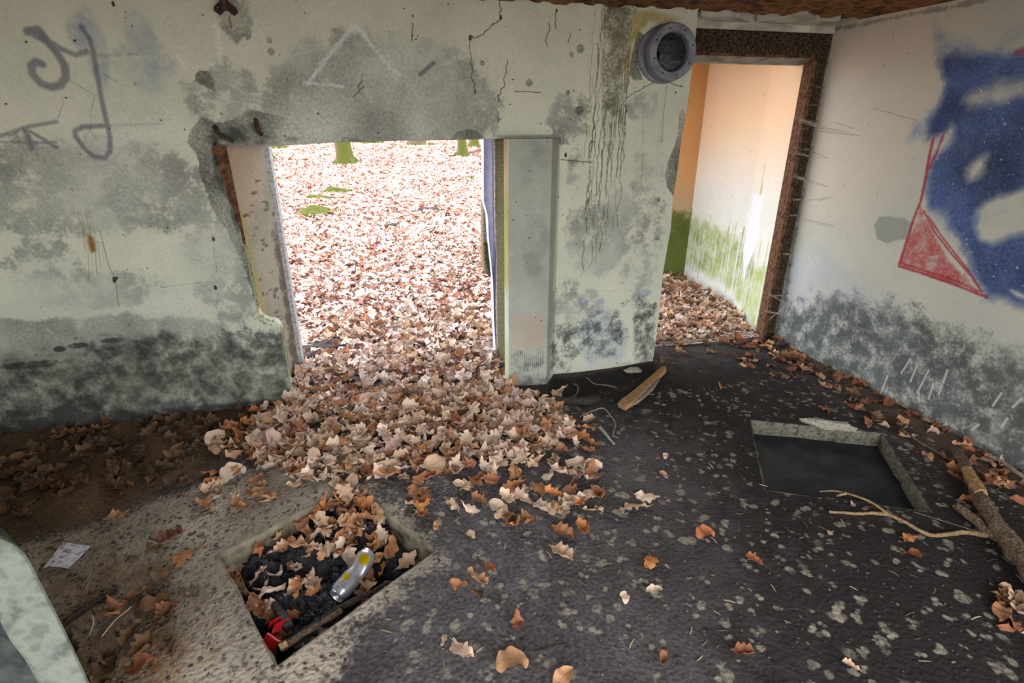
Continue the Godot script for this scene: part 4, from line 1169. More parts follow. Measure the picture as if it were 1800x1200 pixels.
# ------------------------------------------------------------------ fittings on the wall
func fittings() -> void:
	var c := fw(1170, 94, ZF)
	var t := thing("vent_pipe", "round grey iron vent pipe stub high on the pier", "vent pipe", c)
	var st := mb()
	lathe(st, [Vector2(0.148, -0.03), Vector2(0.15, 0.06), Vector2(0.144, 0.085), Vector2(0.136, 0.09), Vector2(0.105, 0.09), Vector2(0.1, 0.084), Vector2(0.097, -0.02)], Vector3.ZERO, Vector3.BACK, 48)
	var fl_ := obj("flange", done(st), M.iron, t)
	st = mb()
	lathe(st, [Vector2(0.0995, 0.05), Vector2(0.092, 0.03), Vector2(0.06, 0.024), Vector2(0.03, 0.023), Vector2(0.0, 0.023)], Vector3.ZERO, Vector3.BACK, 40)
	obj("back_plate", done(st), M.iron_dark, t)
	var cloth := obj("crumpled_rag", rock(Vector3(0.08, 0.065, 0.03), 0.5, 5.0, 30), M.iron_dark, t)
	cloth.position = Vector3(0.0, 0.028, 0.034)
	cloth = obj("crumpled_rag", rock(Vector3(0.085, 0.05, 0.03), 0.3, 8.0, 30), M.rag, t)
	cloth.position = Vector3(0.0, -0.045, 0.032)
	for i in 8:
		var a := TAU * i / 8.0 + 0.3
		st = mb()
		lathe(st, [Vector2(0.005, 0.088), Vector2(0.005, 0.093), Vector2(0.0, 0.094)], Vector3(cos(a), sin(a), 0) * 0.121, Vector3.BACK, 8)
		obj("bolt", done(st), M.iron_dark, fl_)
	st = mb()
	var pl := PackedVector2Array()
	for i in 24: pl.append(Vector2(cos(TAU * i / 24) * (0.165 if i > 6 and i < 18 else 0.15) - 0.012, sin(TAU * i / 24) * 0.155 - 0.006))
	prism(st, pl, Vector3.ZERO, Vector3.RIGHT, Vector3.UP, Vector3.BACK, -0.02, 0.018, 0.008)
	obj("collar", done(st), M.iron, t)
	# bent reinforcing bars over the broken corner
	for e in [[[378, 222, 382, 232, 392, 240, 410, 249], "bent rusty rebar end at the broken corner of the lintel", 0.011], [[450, 211, 451, 222, 454, 230, 460, 237], "short rusty rebar hook to one side of the broken lintel corner", 0.011]]:
		var q := []
		var list: Array = e[0]
		var zz := [-3.21, -3.165, -3.16, -3.15]
		for i in 4: q.append(fw(list[i * 2], list[i * 2 + 1], zz[i]))
		q = bend(q, 0.008)
		st = mb()
		tube(st, q, taper(q.size(), e[2], e[2] * 0.9), 9, 0.2)
		tag(obj("rebar_end", done(st), M.rust_dark), e[1], "rebar")
	# forked iron bracket hanging into the top of the picture
	c = fw(396, 8, -3.2)
	t = thing("iron_bracket", "rusty iron bracket with a forked foot at the top of the wall", "bracket", c)
	st = mb()
	tube(st, [Vector3(0, 0.075, 0.035), Vector3(0, 0.02, 0.035), Vector3(0, -0.03, 0.03)], [0.02, 0.02, 0.019], 12, 0.1)
	obj("bar", done(st), M.rust_dark, t)
	for s in [-1, 1]:
		st = mb()
		prism(st, PackedVector2Array([Vector2(0.012 * s, 0.015), Vector2(0.044 * s, -0.012), Vector2(0.05 * s, -0.03), Vector2(0.03 * s, -0.045), Vector2(0.012 * s, -0.03)]), Vector3.ZERO, Vector3.RIGHT, Vector3.UP, Vector3.BACK, -0.004, 0.03, 0.006)
		obj("claw", done(st), M.bark_dark, t)

# ------------------------------------------------------------------ loose things
func ash_can(t: Node3D) -> void:
	# silver skin printed with yellow spots
	var im := Image.create(128, 128, false, Image.FORMAT_RGB8)
	im.fill(rgb(204, 206, 210))
	for y in 128:
		for x in 128:
			var c := rgb(206, 208, 212)
			if big.get_noise_2d(x * 14.0, y * 9.0) > 0.12: c = rgb(186, 190, 196)
			for s in [[30, 96, 13], [88, 96, 14], [22, 40, 8], [98, 34, 8], [60, 70, 5]]:
				if Vector2(x, y).distance_to(Vector2(s[0], s[1])) < s[2]: c = rgb(226, 190, 24)
			im.set_pixel(x, y, c)
	var skin := StandardMaterial3D.new()
	skin.resource_name = "printed_aluminium"
	skin.albedo_texture = ImageTexture.create_from_image(im)
	skin.metallic = 0.75
	skin.roughness = 0.3
	var metal := flat_mat("bare_aluminium", rgb(206, 208, 210), 0.28)
	metal.metallic = 0.9
	var st := mb()
	st.set_smooth_group(0)
	var prof := [Vector2(0.024, -0.086), Vector2(0.026, -0.088), Vector2(0.0255, -0.083), Vector2(0.033, -0.07)]
	for i in 15: prof.append(Vector2(0.033, lerpf(-0.068, 0.066, i / 14.0)))
	prof.append_array([Vector2(0.03, 0.074), Vector2(0.025, 0.082), Vector2(0.0265, 0.086), Vector2(0.0245, 0.0865)])
	var warp := func(p: Vector3) -> Vector3:
		var a := atan2(p.y, p.x)
		var pinch := exp(-pow((p.z - 0.012 - 0.014 * sin(a * 2.0)) / 0.02, 2.0))
		var f := 1.0 - 0.38 * pinch * (0.6 + 0.4 * cos(a * 3.0 + 0.8)) + 0.05 * big.get_noise_3d(p.x * 4000.0, p.y * 4000.0, p.z * 2500.0)
		var q := Vector3(p.x * f, p.y * f, p.z)
		q.x += 0.16 * maxf(0.0, q.z - 0.01)          # bent at the crushed waist
		return q
	var n := 30
	for i in prof.size() - 1:
		for k in n:
			var q := []
			var uvs := []
			for m in [[i, k], [i, k + 1], [i + 1, k + 1], [i + 1, k]]:
				var a: float = TAU * m[1] / n
				var r: Vector2 = prof[m[0]]
				q.append(warp.call(Vector3(cos(a) * r.x, sin(a) * r.x, r.y)))
				uvs.append(Vector2(float(m[1]) / n, r.y / 0.18 + 0.5))
			var out: Vector3 = (q[0] + q[2]) * Vector3(1, 1, 0)
			var order := [0, 2, 1, 0, 3, 2] if (q[1] - q[0]).cross(q[2] - q[0]).dot(out) > 0.0 else [0, 1, 2, 0, 2, 3]
			for o in order:
				st.set_uv(uvs[o])
				st.add_vertex(q[o])
	obj("body", done(st), skin, t)
	for e in [-1, 1]:
		st = mb()
		lathe(st, [Vector2(0.0245, 0.0865), Vector2(0.0225, 0.082), Vector2(0.0, 0.081)], Vector3.ZERO, Vector3(0, 0, e), 24, func(p): return warp.call(p))
		obj("lid" if e > 0 else "base", done(st), metal, t)
	st = mb()
	prism(st, PackedVector2Array([Vector2(-0.007, -0.01), Vector2(0.007, -0.01), Vector2(0.008, 0.004), Vector2(0.0, 0.012), Vector2(-0.008, 0.004)]), Vector3(0.012, 0.004, 0.083), Vector3.RIGHT, Vector3.UP, Vector3.BACK, 0.0, 0.002)
	obj("pull_tab", done(st), metal, t)

func rubbish() -> void:
	# low concrete stub with a rounded shoulder at the edge of the picture
	var t := thing("concrete_stub", "pale lichened concrete wall stub with rounded shoulder and sunken dark panel", "concrete block", Vector3(-0.82, 0, -1.2))
	var pl := PackedVector2Array([Vector2(0.016, -0.05), Vector2(0.005, 0.45)])
	for i in 9:
		var a := i / 8.0 * PI / 2.0
		pl.append(Vector2(-0.105 + cos(a) * 0.1, 0.665 + sin(a) * 0.105))
	pl.append_array(PackedVector2Array([Vector2(-0.5, 0.785), Vector2(-1.9, 0.78), Vector2(-1.9, -0.05)]))
	var st := mb()
	prism(st, pl, Vector3.ZERO, Vector3(1, 0, -0.12).normalized(), Vector3.UP, Vector3(0.66, 0, 0.75), -0.12, -0.035, 0.0)
	obj("core", done(st), M.block_dark, t)
	# the raised border round the sunken panel
	var ring := PackedVector2Array([Vector2(0.016, -0.05), Vector2(0.005, 0.45)])
	for i in 9:
		var a := i / 8.0 * PI / 2.0
		ring.append(Vector2(-0.105 + cos(a) * 0.1, 0.665 + sin(a) * 0.105))
	ring.append_array(PackedVector2Array([Vector2(-0.5, 0.785), Vector2(-1.9, 0.78), Vector2(-1.9, 0.56), Vector2(-0.6, 0.565), Vector2(-0.105, 0.56), Vector2(-0.09, 0.54), Vector2(-0.1, 0.52), Vector2(-0.098, 0.45), Vector2(-0.088, 0.38), Vector2(-0.08, 0.2), Vector2(-0.07, -0.05)]))
	st = mb()
	prism(st, ring, Vector3.ZERO, Vector3(1, 0, -0.12).normalized(), Vector3.UP, Vector3(0.66, 0, 0.75), -0.06, 0.0, 0.006)
	obj("border", done(st), M.block, t)
	st = mb()
	var li := bend([Vector3(-0.19, 0.757, 0.012), Vector3(-0.3, 0.762, 0.03), Vector3(-0.6, 0.765, 0.06)], 0.03, 0.01)
	tube(st, li, taper(li.size(), 0.03, 0.03), 8, 0.3)
	obj("lichen_crust", done(st), M.lichen, t)
	# dirty white card
	var cs := [fl(76, 997, 0.02), fl(120, 998, 0.008), fl(158, 957, 0.008), fl(113, 954, 0.02)]
	st = mb()
	var base: Vector3 = cs[0]
	for i in 4:
		for k in 6:
			var q := []
			for m in [[0, 0], [1, 0], [1, 1], [0, 1]]:
				var u: float = (i + m[0]) / 4.0
				var v: float = (k + m[1]) / 6.0
				var p: Vector3 = cs[0].lerp(cs[1], u).lerp(cs[3].lerp(cs[2], u), v)
				q.append(p + Vector3(0, 0.006 * sin(u * 3.0 + v * 2.0), 0))
			quad(st, q[0], q[1], q[2], q[3], Vector3.UP)
			quad(st, q[0] - Vector3(0, 0.003, 0), q[1] - Vector3(0, 0.003, 0), q[2] - Vector3(0, 0.003, 0), q[3] - Vector3(0, 0.003, 0), Vector3.DOWN)
	M.card = mix_mat("dirty_card", [rgb(96, 88, 84), rgb(176, 172, 172), rgb(196, 194, 196), rgb(200, 198, 200)], 0.03, 0.5, 0.7, 0.1, 61)
	tag(obj("white_card", done(st), M.card), "dirty white card lying on the earth beside the concrete stub", "card")
	# can in the pit
	var a := fl(597, 1042, -0.1)
	var b := fl(650, 990, -0.1)
	var can := thing("crushed_can", "crushed silver can with yellow spots in the leaf-strewn pit", "can", (a + b) * 0.5)
	can.position.y = -0.085
	can.look_at_from_position(can.position, can.position - (b - a) + Vector3(0, -0.025, 0), Vector3.UP)
	can.scale = Vector3.ONE * 1.2
	can.rotate_object_local(Vector3(0, 0, 1), 0.5)
	ash_can(can)
	# red foil
	t = thing("red_wrapper", "torn shiny red foil wrapper in the near corner of the leafy pit", "wrapper", fl(475, 1122, -0.12))
	for k in 2:
		st = mb()
		st.set_smooth_group(0)
		for i in 5:
			for j in 5:
				var q := []
				for m in [[0, 0], [1, 0], [1, 1], [0, 1]]:
					var u: float = (i + m[0]) / 5.0 - 0.5
					var v: float = (j + m[1]) / 5.0 - 0.5
					q.append(Vector3(u * 0.05 * (1.0 + 0.4 * v), 0.03 + 0.02 * sin(u * 9.0 + k * 2.0) + v * 0.015, v * 0.055))
				quad(st, q[0], q[1], q[2], q[3], Vector3.UP)
		var o := obj("foil", done(st), M.red, t)
		o.position = Vector3(0.005 + 0.012 * k, 0.005, 0.025 - 0.05 * k)
		o.rotation = Vector3(0.5, 0.8 + k * 1.4, 0.2)
	# white crumpled scrap among the drift
	# pale stones and rubble
	var stones := [[1113, 650, Vector3(0.06, 0.025, 0.03), "pale flat stone by the pier foot near the split plank", 3.0], [1365, 588, Vector3(0.07, 0.03, 0.04), "pale rubble lump at the foot of the tarred door upright", 9.0], [1404, 602, Vector3(0.09, 0.02, 0.035), "flat grey rubble piece along the side wall near the door", 15.0]]
	for e in stones:
		var o := obj("stone", rock(e[2], 0.35, e[4]), M.stone)
		o.position = fl(e[0], e[1], 0.0) + Vector3(0, e[2].y * 0.5 + ground_h(fl(e[0], e[1]).x, fl(e[0], e[1]).z), 0)
		o.rotation.y = e[4]
		tag(o, e[3], "stone")
	var lump := obj("mortar_lump", rock(Vector3(0.13, 0.034, 0.035), 0.45, 22.0, 30), M.stone)
	var lp := fl(1446, 748)
	lump.position = Vector3(lp.x, 0.012, lp.z)
	lump.rotation.y = -0.58
	tag(lump, "pale mortar lump on the far rim of the sludge pit", "mortar")

func stick(called: String, label: String, pts: Array, r0: float, r1: float, mat: Material, sides := 8, wob := 0.006, flat := false) -> MeshInstance3D:
	var q := []
	for p in pts:
		var v := fl(p[0], p[1], p[2])
		q.append(v + Vector3(0, ground_h(v.x, v.z) if p[2] > -0.02 else 0.0, 0))
	q = bend(q, 0.025, wob)
	var st := mb()
	tube(st, q, taper(q.size(), r0, r1), sides, 0.22)
	var o := obj(called, done(st), mat)
	if label: tag(o, label, "plank" if called.contains("plank") else "twig" if called.contains("twig") else "stick")
	return o

func sub(o: MeshInstance3D, called: String, pts: Array, r0: float, r1: float, mat: Material) -> void:
	var q := []
	for p in pts:
		var v := fl(p[0], p[1], p[2])
		q.append(v + Vector3(0, ground_h(v.x, v.z), 0))
	q = bend(q, 0.02, 0.004)
	var st := mb()
	tube(st, q, taper(q.size(), r0, r1), 7, 0.2)
	obj(called, done(st), mat, o)

func wood() -> void:
	# split plank near the pier
	var a := fl(1098, 712, 0.02)
	var b := fl(1168, 648, 0.03)
	var d := (b - a).normalized()
	var s := d.cross(Vector3.UP).normalized()
	var st := mb()
	var l := a.distance_to(b)
	prism(st, PackedVector2Array([Vector2(-0.02, -0.035), Vector2(0.03, -0.042), Vector2(0.3 * l, -0.03), Vector2(l, -0.022), Vector2(l + 0.03, 0.0), Vector2(l - 0.02, 0.02), Vector2(0.5 * l, 0.028), Vector2(0.06, 0.035), Vector2(-0.04, 0.02)]), a, d, s, Vector3.UP.slerp(-s, 0.15), -0.012, 0.012, 0.004)
	var pk := obj("split_plank", done(st), M.wood)
	tag(pk, "tan split plank piece lying on dark earth near the pier", "plank")
	st = mb()
	prism(st, PackedVector2Array([Vector2(0.03, 0.03), Vector2(0.4 * l, 0.03), Vector2(0.75 * l, 0.03), Vector2(0.5 * l, 0.055), Vector2(0.1, 0.05)]), a, d, s, Vector3.UP, -0.012, 0.006, 0.003)
	obj("grey_splinter", done(st), M.wood_grey, pk)
	var dark := stick("charred_log", "", [[940, 697, 0.01], [985, 704, 0.015], [1030, 705, 0.02], [1048, 700, 0.01]], 0.02, 0.03, M.bark_dark, 9, 0.01)
	tag(dark, "dark rotten log piece at the foot of the pilaster", "log")
	stick("pale_twig", "curved pale twig on the dark hollow below the pier", [[1010, 668, 0.02], [1017, 678, 0.035], [1013, 692, 0.025], [1000, 700, 0.02]], 0.006, 0.003, M.wood_grey, 6)
	stick("root_twig", "thin root twig crossing the dark hollow towards the plank", [[1030, 657, 0.02], [1048, 668, 0.02], [1068, 672, 0.02], [1082, 676, 0.01]], 0.005, 0.003, M.wood_grey, 6)
	var tw := stick("forked_twig", "thin forked twig standing over the dark floor beyond the leaf drift", [[1018, 732, 0.01], [1040, 722, 0.04], [1061, 716, 0.06], [1074, 730, 0.04], [1082, 745, 0.02], [1076, 768, 0.01]], 0.004, 0.003, M.wood_grey, 6)
	sub(tw, "side_shoot", [[1055, 750, 0.01], [1066, 764, 0.015], [1080, 780, 0.01]], 0.01, 0.006, M.stone)
	# slat across the doorway of the annex
	st = mb()
	var p0 := fl(1160, 604, 0.02)
	var p1 := fl(1238, 598, 0.025)
	d = (p1 - p0).normalized()
	s = d.cross(Vector3.UP).normalized()
	prism(st, PackedVector2Array([Vector2(0, -0.02), Vector2(p0.distance_to(p1), -0.016), Vector2(p0.distance_to(p1) + 0.02, 0.008), Vector2(0.1, 0.02)]), p0, d, s, Vector3.UP, -0.008, 0.008, 0.003)
	tag(obj("weathered_slat", done(st), M.wood_grey), "thin weathered slat lying in the annex doorway", "slat")
	# sticks in the pit
	stick("charred_stick", "long charred stick leaning along the near edge of the leafy pit", [[496, 1136, -0.06], [545, 1105, -0.06], [600, 1068, -0.06], [655, 1040, -0.055], [690, 1022, -0.05]], 0.018, 0.008, M.bark_dark, 9)
	sub(pit_lath(), "bare_end", [[492, 1138, -0.03], [505, 1130, -0.03]], 0.012, 0.012, M.wood)
	stick("charred_stub", "short thick charred stub standing in the leafy pit", [[482, 1062, -0.1], [497, 1083, -0.1], [508, 1104, -0.1]], 0.016, 0.018, M.char, 10, 0.002)
	stick("burnt_twig", "pale bent twig on the black debris of the leafy pit", [[425, 1018, -0.07], [432, 1036, -0.07], [462, 1062, -0.07]], 0.003, 0.002, M.twig, 5)
	stick("hanging_root_twig", "thin dark root hanging over the pit edge", [[434, 905, 0.01], [437, 930, -0.03], [432, 955, -0.06], [420, 990, -0.1]], 0.003, 0.002, M.bark, 5)
	stick("short_stick", "short brown stick among the drift leaves", [[556, 812, 0.03], [585, 806, 0.035], [612, 814, 0.03]], 0.012, 0.009, M.bark, 8)
	stick("dark_stick", "dark stick pressed into the earth beside the concrete stub", [[112, 1092, 0.005], [150, 1066, 0.01], [190, 1040, 0.008], [205, 1032, 0.003]], 0.012, 0.008, M.bark_dark, 8)
	stick("straw_twig", "thin yellow straw on the brown litter near the concrete stub", [[178, 1118, 0.02], [200, 1090, 0.025], [232, 1062, 0.02]], 0.003, 0.002, M.straw, 5)
	stick("straw_twig", "short straw stem standing by the long thin straw", [[160, 1080, 0.02], [164, 1095, 0.02], [158, 1115, 0.015]], 0.003, 0.002, M.straw, 5)
	stick("splinter", "thin dark splinter on the spotted earth in the middle foreground", [[940, 1146, 0.004], [965, 1140, 0.008], [998, 1130, 0.004]], 0.003, 0.002, M.bark_dark, 5)
	# the forked twig and the branches by the side wall
	tw = stick("forked_twig", "long forked tan twig lying over the corner of the sludge pit", [[1735, 940, 0.02], [1690, 935, 0.025], [1650, 940, 0.02], [1625, 937, 0.02], [1560, 905, 0.03], [1500, 903, 0.02], [1458, 900, 0.015]], 0.010, 0.006, M.twig, 8, 0.004)
	sub(tw, "side_branch", [[1568, 909, 0.03], [1535, 886, 0.05], [1500, 872, 0.05], [1470, 865, 0.045], [1441, 865, 0.04]], 0.007, 0.0025, M.twig)
	sub(tw, "side_shoot", [[1486, 868, 0.05], [1470, 874, 0.045]], 0.008, 0.003, M.twig)
	tw = stick("branch", "thick brown branch with a barkless patch along the side wall", [[1682, 790, 0.03], [1700, 822, 0.05], [1716, 856, 0.05], [1730, 890, 0.05], [1758, 930, 0.05], [1800, 985, 0.05], [1880, 1090, 0.05]], 0.02, 0.042, M.bark, 10, 0.008)
	sub(tw, "barkless_patch", [[1700, 824, 0.062], [1712, 846, 0.064], [1724, 868, 0.064]], 0.022, 0.028, M.wood)
	stick("branch_stub", "short mossy branch end lying against the thick branch", [[1682, 890, 0.03], [1710, 910, 0.035], [1738, 935, 0.03], [1756, 948, 0.02]], 0.02, 0.016, M.bark, 9)
	stick("lath_stick", "long thin stick in the leaves at the foot of the side wall", [[1735, 795, 0.03], [1760, 808, 0.03], [1800, 835, 0.03]], 0.012, 0.01, M.wood_grey, 8)
	stick("rim_stick", "thin stick running from the pit rim towards the side wall leaves", [[1585, 755, 0.02], [1620, 778, 0.025], [1660, 800, 0.02]], 0.007, 0.005, M.bark, 7)
	stick("wire", "", [[1606, 900, 0.03], [1660, 915, 0.05], [1720, 933, 0.05], [1740, 940, 0.04]], 0.0013, 0.0013, M.wood_grey, 5, 0.0).set_meta("label", "thin pale wire stretched from the sludge pit to the branch")
	get_node("wire").set_meta("category", "wire")

func pit_lath() -> MeshInstance3D:
	var o := stick("pit_lath_stick", "brown lath lying parallel to the charred stick in the pit", [[494, 1140, -0.04], [540, 1110, -0.045], [600, 1072, -0.05]], 0.012, 0.011, M.bark, 7)
	return o

func cobwebs() -> void:
	var t := thing("cobweb", "grey cobweb threads between the tarred door upright and the side wall", "cobweb", Vector3.ZERO)
	for e in [[1395, 205, 1500, 235], [1405, 212, 1480, 232], [1398, 268, 1456, 278], [1395, 308, 1460, 330], [1418, 352, 1462, 346], [1400, 382, 1468, 398], [1350, 515, 1392, 535], [1345, 545, 1385, 552], [1352, 560, 1382, 535]]:
		var a := fw(e[0], e[1], -3.36)
		var p := rw(e[2], e[3], XR - 0.02)
		if p.z < -3.38: p.z = -3.37
		var st := mb()
		for k in 3:
			var pa := a + Vector3(0.0, 0.01 * (k - 1), 0.003 * k)
			tube(st, [pa, (pa + p) * 0.5 - Vector3(0, 0.006 * (k + 1), 0), p], [0.0009, 0.0008, 0.0008], 4, 0.0, false)
		obj("thread", done(st), M.web, t)

# ------------------------------------------------------------------ leaves
var found := []
var told := {}

func in_poly(p: PackedVector2Array, x: float, z: float) -> bool:
	return Geometry2D.is_point_in_polygon(Vector2(x, z), p)

func floor_poly(a: Array) -> PackedVector2Array:
	var o := PackedVector2Array()
	for i in range(0, a.size(), 2):
		var p := fl(a[i], a[i + 1])
		o.append(Vector2(p.x, p.z))
	return o

func scatter(poly: PackedVector2Array, per_m2: float, region: String, lift: float, tilt: float, s0: float, s1: float, pal: Array, keep = null) -> void:
	var lo := poly[0]
	var hi := poly[0]
	for q in poly:
		lo = lo.min(q)
		hi = hi.max(q)
	var n := int((hi.x - lo.x) * (hi.y - lo.y) * per_m2)
	for i in n:
		var x := rng.randf_range(lo.x, hi.x)
		var z := rng.randf_range(lo.y, hi.y)
		var up := rng.randf()
		var yaw := rng.randf() * TAU
		var ta := rng.randf_range(-tilt, tilt)
		var tb := rng.randf_range(-tilt, tilt)
		var s := rng.randf_range(s0, s1)
		var kind := 0 if rng.randf() < 0.55 else (2 if rng.randf() < 0.6 else 1)
		var v := rng.randi() % 4
		var c := rng.randi() % pal.size()
		if not in_poly(poly, x, z) or (keep != null and not keep.call(x, z)): continue
		var y := ground_h(x, z)
		if region != "pit":
			if in_poly(PIT1, x, z) or in_poly(PIT2, x, z): continue
		else: y = pit_h(x, z) + 0.012
		found.append([Vector3(x, y + 0.006 + lift * up * up, z), Basis.from_euler(Vector3(ta, yaw, tb)), s, kind, v, pal[c], region])

func leaves() -> void:
	# shapes
	var near := []
	var far := []
	for k in 3:
		for v in 4:
			near.append(leaf_mesh(k, v, 18, 5))
			far.append(leaf_mesh(k, v, 11, 3))
	# colours of dry leaves and a faint vein print
	var tint := [rgb(200, 168, 138), rgb(212, 186, 160), rgb(180, 136, 98), rgb(160, 110, 74), rgb(186, 124, 74), rgb(146, 92, 62), rgb(214, 192, 168), rgb(124, 74, 44), rgb(96, 68, 46), rgb(84, 62, 40), rgb(120, 92, 60), rgb(180, 112, 72), rgb(232, 218, 208), rgb(220, 200, 188), rgb(206, 176, 160), rgb(150, 100, 82), rgb(104, 78, 53), rgb(120, 87, 57), rgb(90, 71, 50)]
	var im := Image.create(64, 128, false, Image.FORMAT_RGB8)
	for y in 128:
		for x in 64:
			var u := absf(x - 31.5) / 32.0
			var c := 0.93 + 0.14 * big.get_noise_2d(x * 16.0, y * 16.0)
			if u < 0.035: c *= 0.8
			elif absf(fmod(y * 1.0 + 200.0 - u * 26.0, 15.0) - 7.0) < 0.9: c *= 0.9
			c = clampf(c, 0.0, 1.0)
			im.set_pixel(x, y, Color(c, c * 0.985, c * 0.97))
	var print := ImageTexture.create_from_image(im)
	var mats := []
	for t in tint:
		var m := flat_mat("dry_leaf", t, 0.75)
		m.albedo_texture = print
		m.backlight_enabled = true
		m.backlight = Color(0.25, 0.2, 0.14)
		m.metallic_specular = 0.35
		mats.append(m)
	var many := flat_mat("leaf_litter", Color.WHITE, 0.8)
	many.albedo_texture = print
	many.vertex_color_use_as_albedo = true
	many.backlight_enabled = true
	many.backlight = Color(0.2, 0.17, 0.13)
	# the leaves that lie on their own, one by one
	var own := [[1138, 980, 0.11, 0, 4, "star-shaped orange oak leaf alone on the dark earth in front of the pits"], [1240, 939, 0.085, 1, 11, "flat orange leaf on dark earth between the two pits"], [1325, 984, 0.075, 2, 11, "small curled orange leaf below the flat orange one"], [985, 972, 0.12, 2, 0, "crumpled cream and brown oak leaf at the near end of the drift"],
		[838, 1018, 0.1, 2, 2, "crumpled tan leaf next to the small orange-brown one"], [805, 1028, 0.07, 1, 3, "small orange-brown folded leaf on spotted earth"], [812, 1138, 0.11, 0, 1, "pale cream oak leaf on spotted earth near the bottom edge"], [900, 1165, 0.11, 1, 2, "large tan oval leaf beside the pale cream oak leaf"],
		[990, 1192, 0.085, 1, 2, "tan leaf cut by the bottom edge of the picture"], [912, 1094, 0.07, 2, 5, "small pinkish brown curled leaf above the large tan oval"], [1027, 932, 0.095, 2, 4, "orange cupped leaf at the edge of the drift"], [1118, 886, 0.13, 0, 0, "broad pale oak leaf at the tip of the drift"],
		[1138, 866, 0.12, 0, 1, "narrow pale oak leaf just behind the broad one"], [1166, 834, 0.065, 1, 0, "small tan leaf alone beyond the tip of the drift"], [1058, 872, 0.13, 2, 3, "upright brown oak leaf in the cluster at the drift tip"], [330, 972, 0.13, 0, 3, "long brown oak leaf on the dusty concrete beside the leafy pit"],
		[268, 1068, 0.125, 1, 17, "large flat brown leaf pressed into the dusty earth"], [196, 1072, 0.1, 2, 3, "rust brown curled leaf on the litter near the concrete stub"], [1606, 945, 0.1, 0, 4, "orange lobed leaf under the long forked twig"], [1608, 974, 0.07, 1, 5, "round brown leaf just below the orange lobed one"],
		[1305, 1146, 0.08, 2, 5, "pinkish tan curled leaf on dark earth near the bottom edge"], [840, 1046, 0.06, 2, 8, "tiny dark brown leaf among the pale spots"], [1150, 1038, 0.06, 1, 6, "tiny pale flake on the dark earth in the middle foreground"], [1100, 1050, 0.05, 1, 1, "tiny grey flake beside the pale one"],
		[767, 925, 0.06, 1, 2, "little tan leaf at the pit rim corner"], [740, 900, 0.075, 2, 5, "dark tan leaf near the far rim of the leafy pit"], [1700, 880, 0.06, 1, 4, "small orange leaf against the thick branch"], [1632, 800, 0.07, 1, 2, "tan leaf by the rim of the sludge pit"], [1672, 803, 0.08, 2, 5, "brown leaf against the end of the thick branch"],
		[1268, 680, 0.06, 2, 4, "small orange leaf on the dark earth behind the spotted ground"], [1417, 653, 0.08, 1, 0, "yellow-tan oval leaf near the side wall"], [1450, 720, 0.09, 0, 5, "brown leaf behind the mortar lump"], [1295, 596, 0.11, 2, 4, "bright orange oak leaf in the annex doorway"], [860, 1000, 0.05, 1, 7, "tiny brown chip beside the crumpled tan leaf"]]
	for e in own:
		var p := fl(e[0], e[1], 0.015)
		var o := obj("oak_leaf", near[e[3] * 4 + (int(e[0]) % 4)], mats[e[4]])
		o.position = Vector3(p.x, ground_h(p.x, p.z) + 0.02, p.z)
		o.basis = Basis.from_euler(Vector3(rng.randf_range(-0.25, 0.25), rng.randf() * TAU, rng.randf_range(-0.25, 0.25))).scaled(Vector3.ONE * e[2])
		tag(o, e[5], "leaf", "single leaves on the floor")
	# the drift through the opening and the rest
	var dry := [0, 1, 2, 14, 6, 1, 3, 1, 0, 6, 2, 5, 13, 14]
	var drift := floor_poly([512, 703, 480, 722, 440, 775, 430, 800, 520, 845, 600, 848, 660, 838, 720, 840, 800, 830, 900, 822, 985, 790, 1000, 750, 960, 705, 893, 682])
	scatter(drift, 560, "drift", 0.05, 0.6, 0.08, 0.14, dry)
	scatter(PackedVector2Array([Vector2(-0.6, -2.95), Vector2(-0.62, -3.5), Vector2(-0.54, -4.6), Vector2(1.2, -4.6), Vector2(0.78, -3.6), Vector2(0.74, -3.0)]), 620, "drift", 0.05, 0.65, 0.07, 0.115, [12, 13, 14, 6, 1, 13, 0, 15, 3, 12, 13], func(x, z): return Vector2(x, z).distance_to(Vector2(fl(562, 617).x, fl(562, 617).z)) > 0.19 or rng.randf() < 0.12)
	scatter(floor_poly([450, 712, 390, 770, 340, 850, 420, 895, 560, 855, 650, 850, 720, 900, 800, 905, 930, 920, 1060, 890, 1050, 800, 1040, 740, 980, 690]), 150, "edge", 0.03, 0.45, 0.075, 0.135, [0, 1, 2, 3, 4, 0, 6])
	scatter(floor_poly([840, 860, 1110, 860, 1060, 930, 960, 945, 880, 930]), 80, "edge", 0.03, 0.5, 0.07, 0.12, [0, 1, 3, 4, 0])
	var pit := PIT1.duplicate()
	scatter(pit, 290, "pit", 0.03, 0.6, 0.07, 0.12, [0, 2, 3, 4, 1, 3, 4, 6], func(x, z): return rng.randf() < clampf((-z - 1.25) * 1.15 - (x + 0.2) * 0.5, 0.3, 1.0))
	scatter(floor_poly([540, 850, 665, 852, 660, 935, 540, 935]), 520, "pit", 0.03, 0.7, 0.08, 0.13, [3, 4, 2, 3, 0], func(x, z): return in_poly(PIT1, x, z))
	scatter(floor_poly([1375, 590, 1300, 602, 1420, 660, 1520, 745, 1640, 790, 1760, 960, 1840, 1000, 1840, 845, 1600, 720, 1450, 635]), 130, "wall", 0.02, 0.35, 0.06, 0.11, [5, 7, 2, 5, 10, 3, 0])
	scatter(floor_poly([1150, 640, 1160, 600, 1340, 590, 1460, 660, 1400, 680, 1250, 620]), 110, "wall", 0.02, 0.35, 0.06, 0.1, [5, 7, 10, 3, 8, 2])
	scatter(floor_poly([1650, 1230, 1690, 1120, 1760, 1040, 1830, 1000, 1880, 1230]), 110, "corner", 0.02, 0.4, 0.07, 0.12, [2, 5, 0, 3, 10])
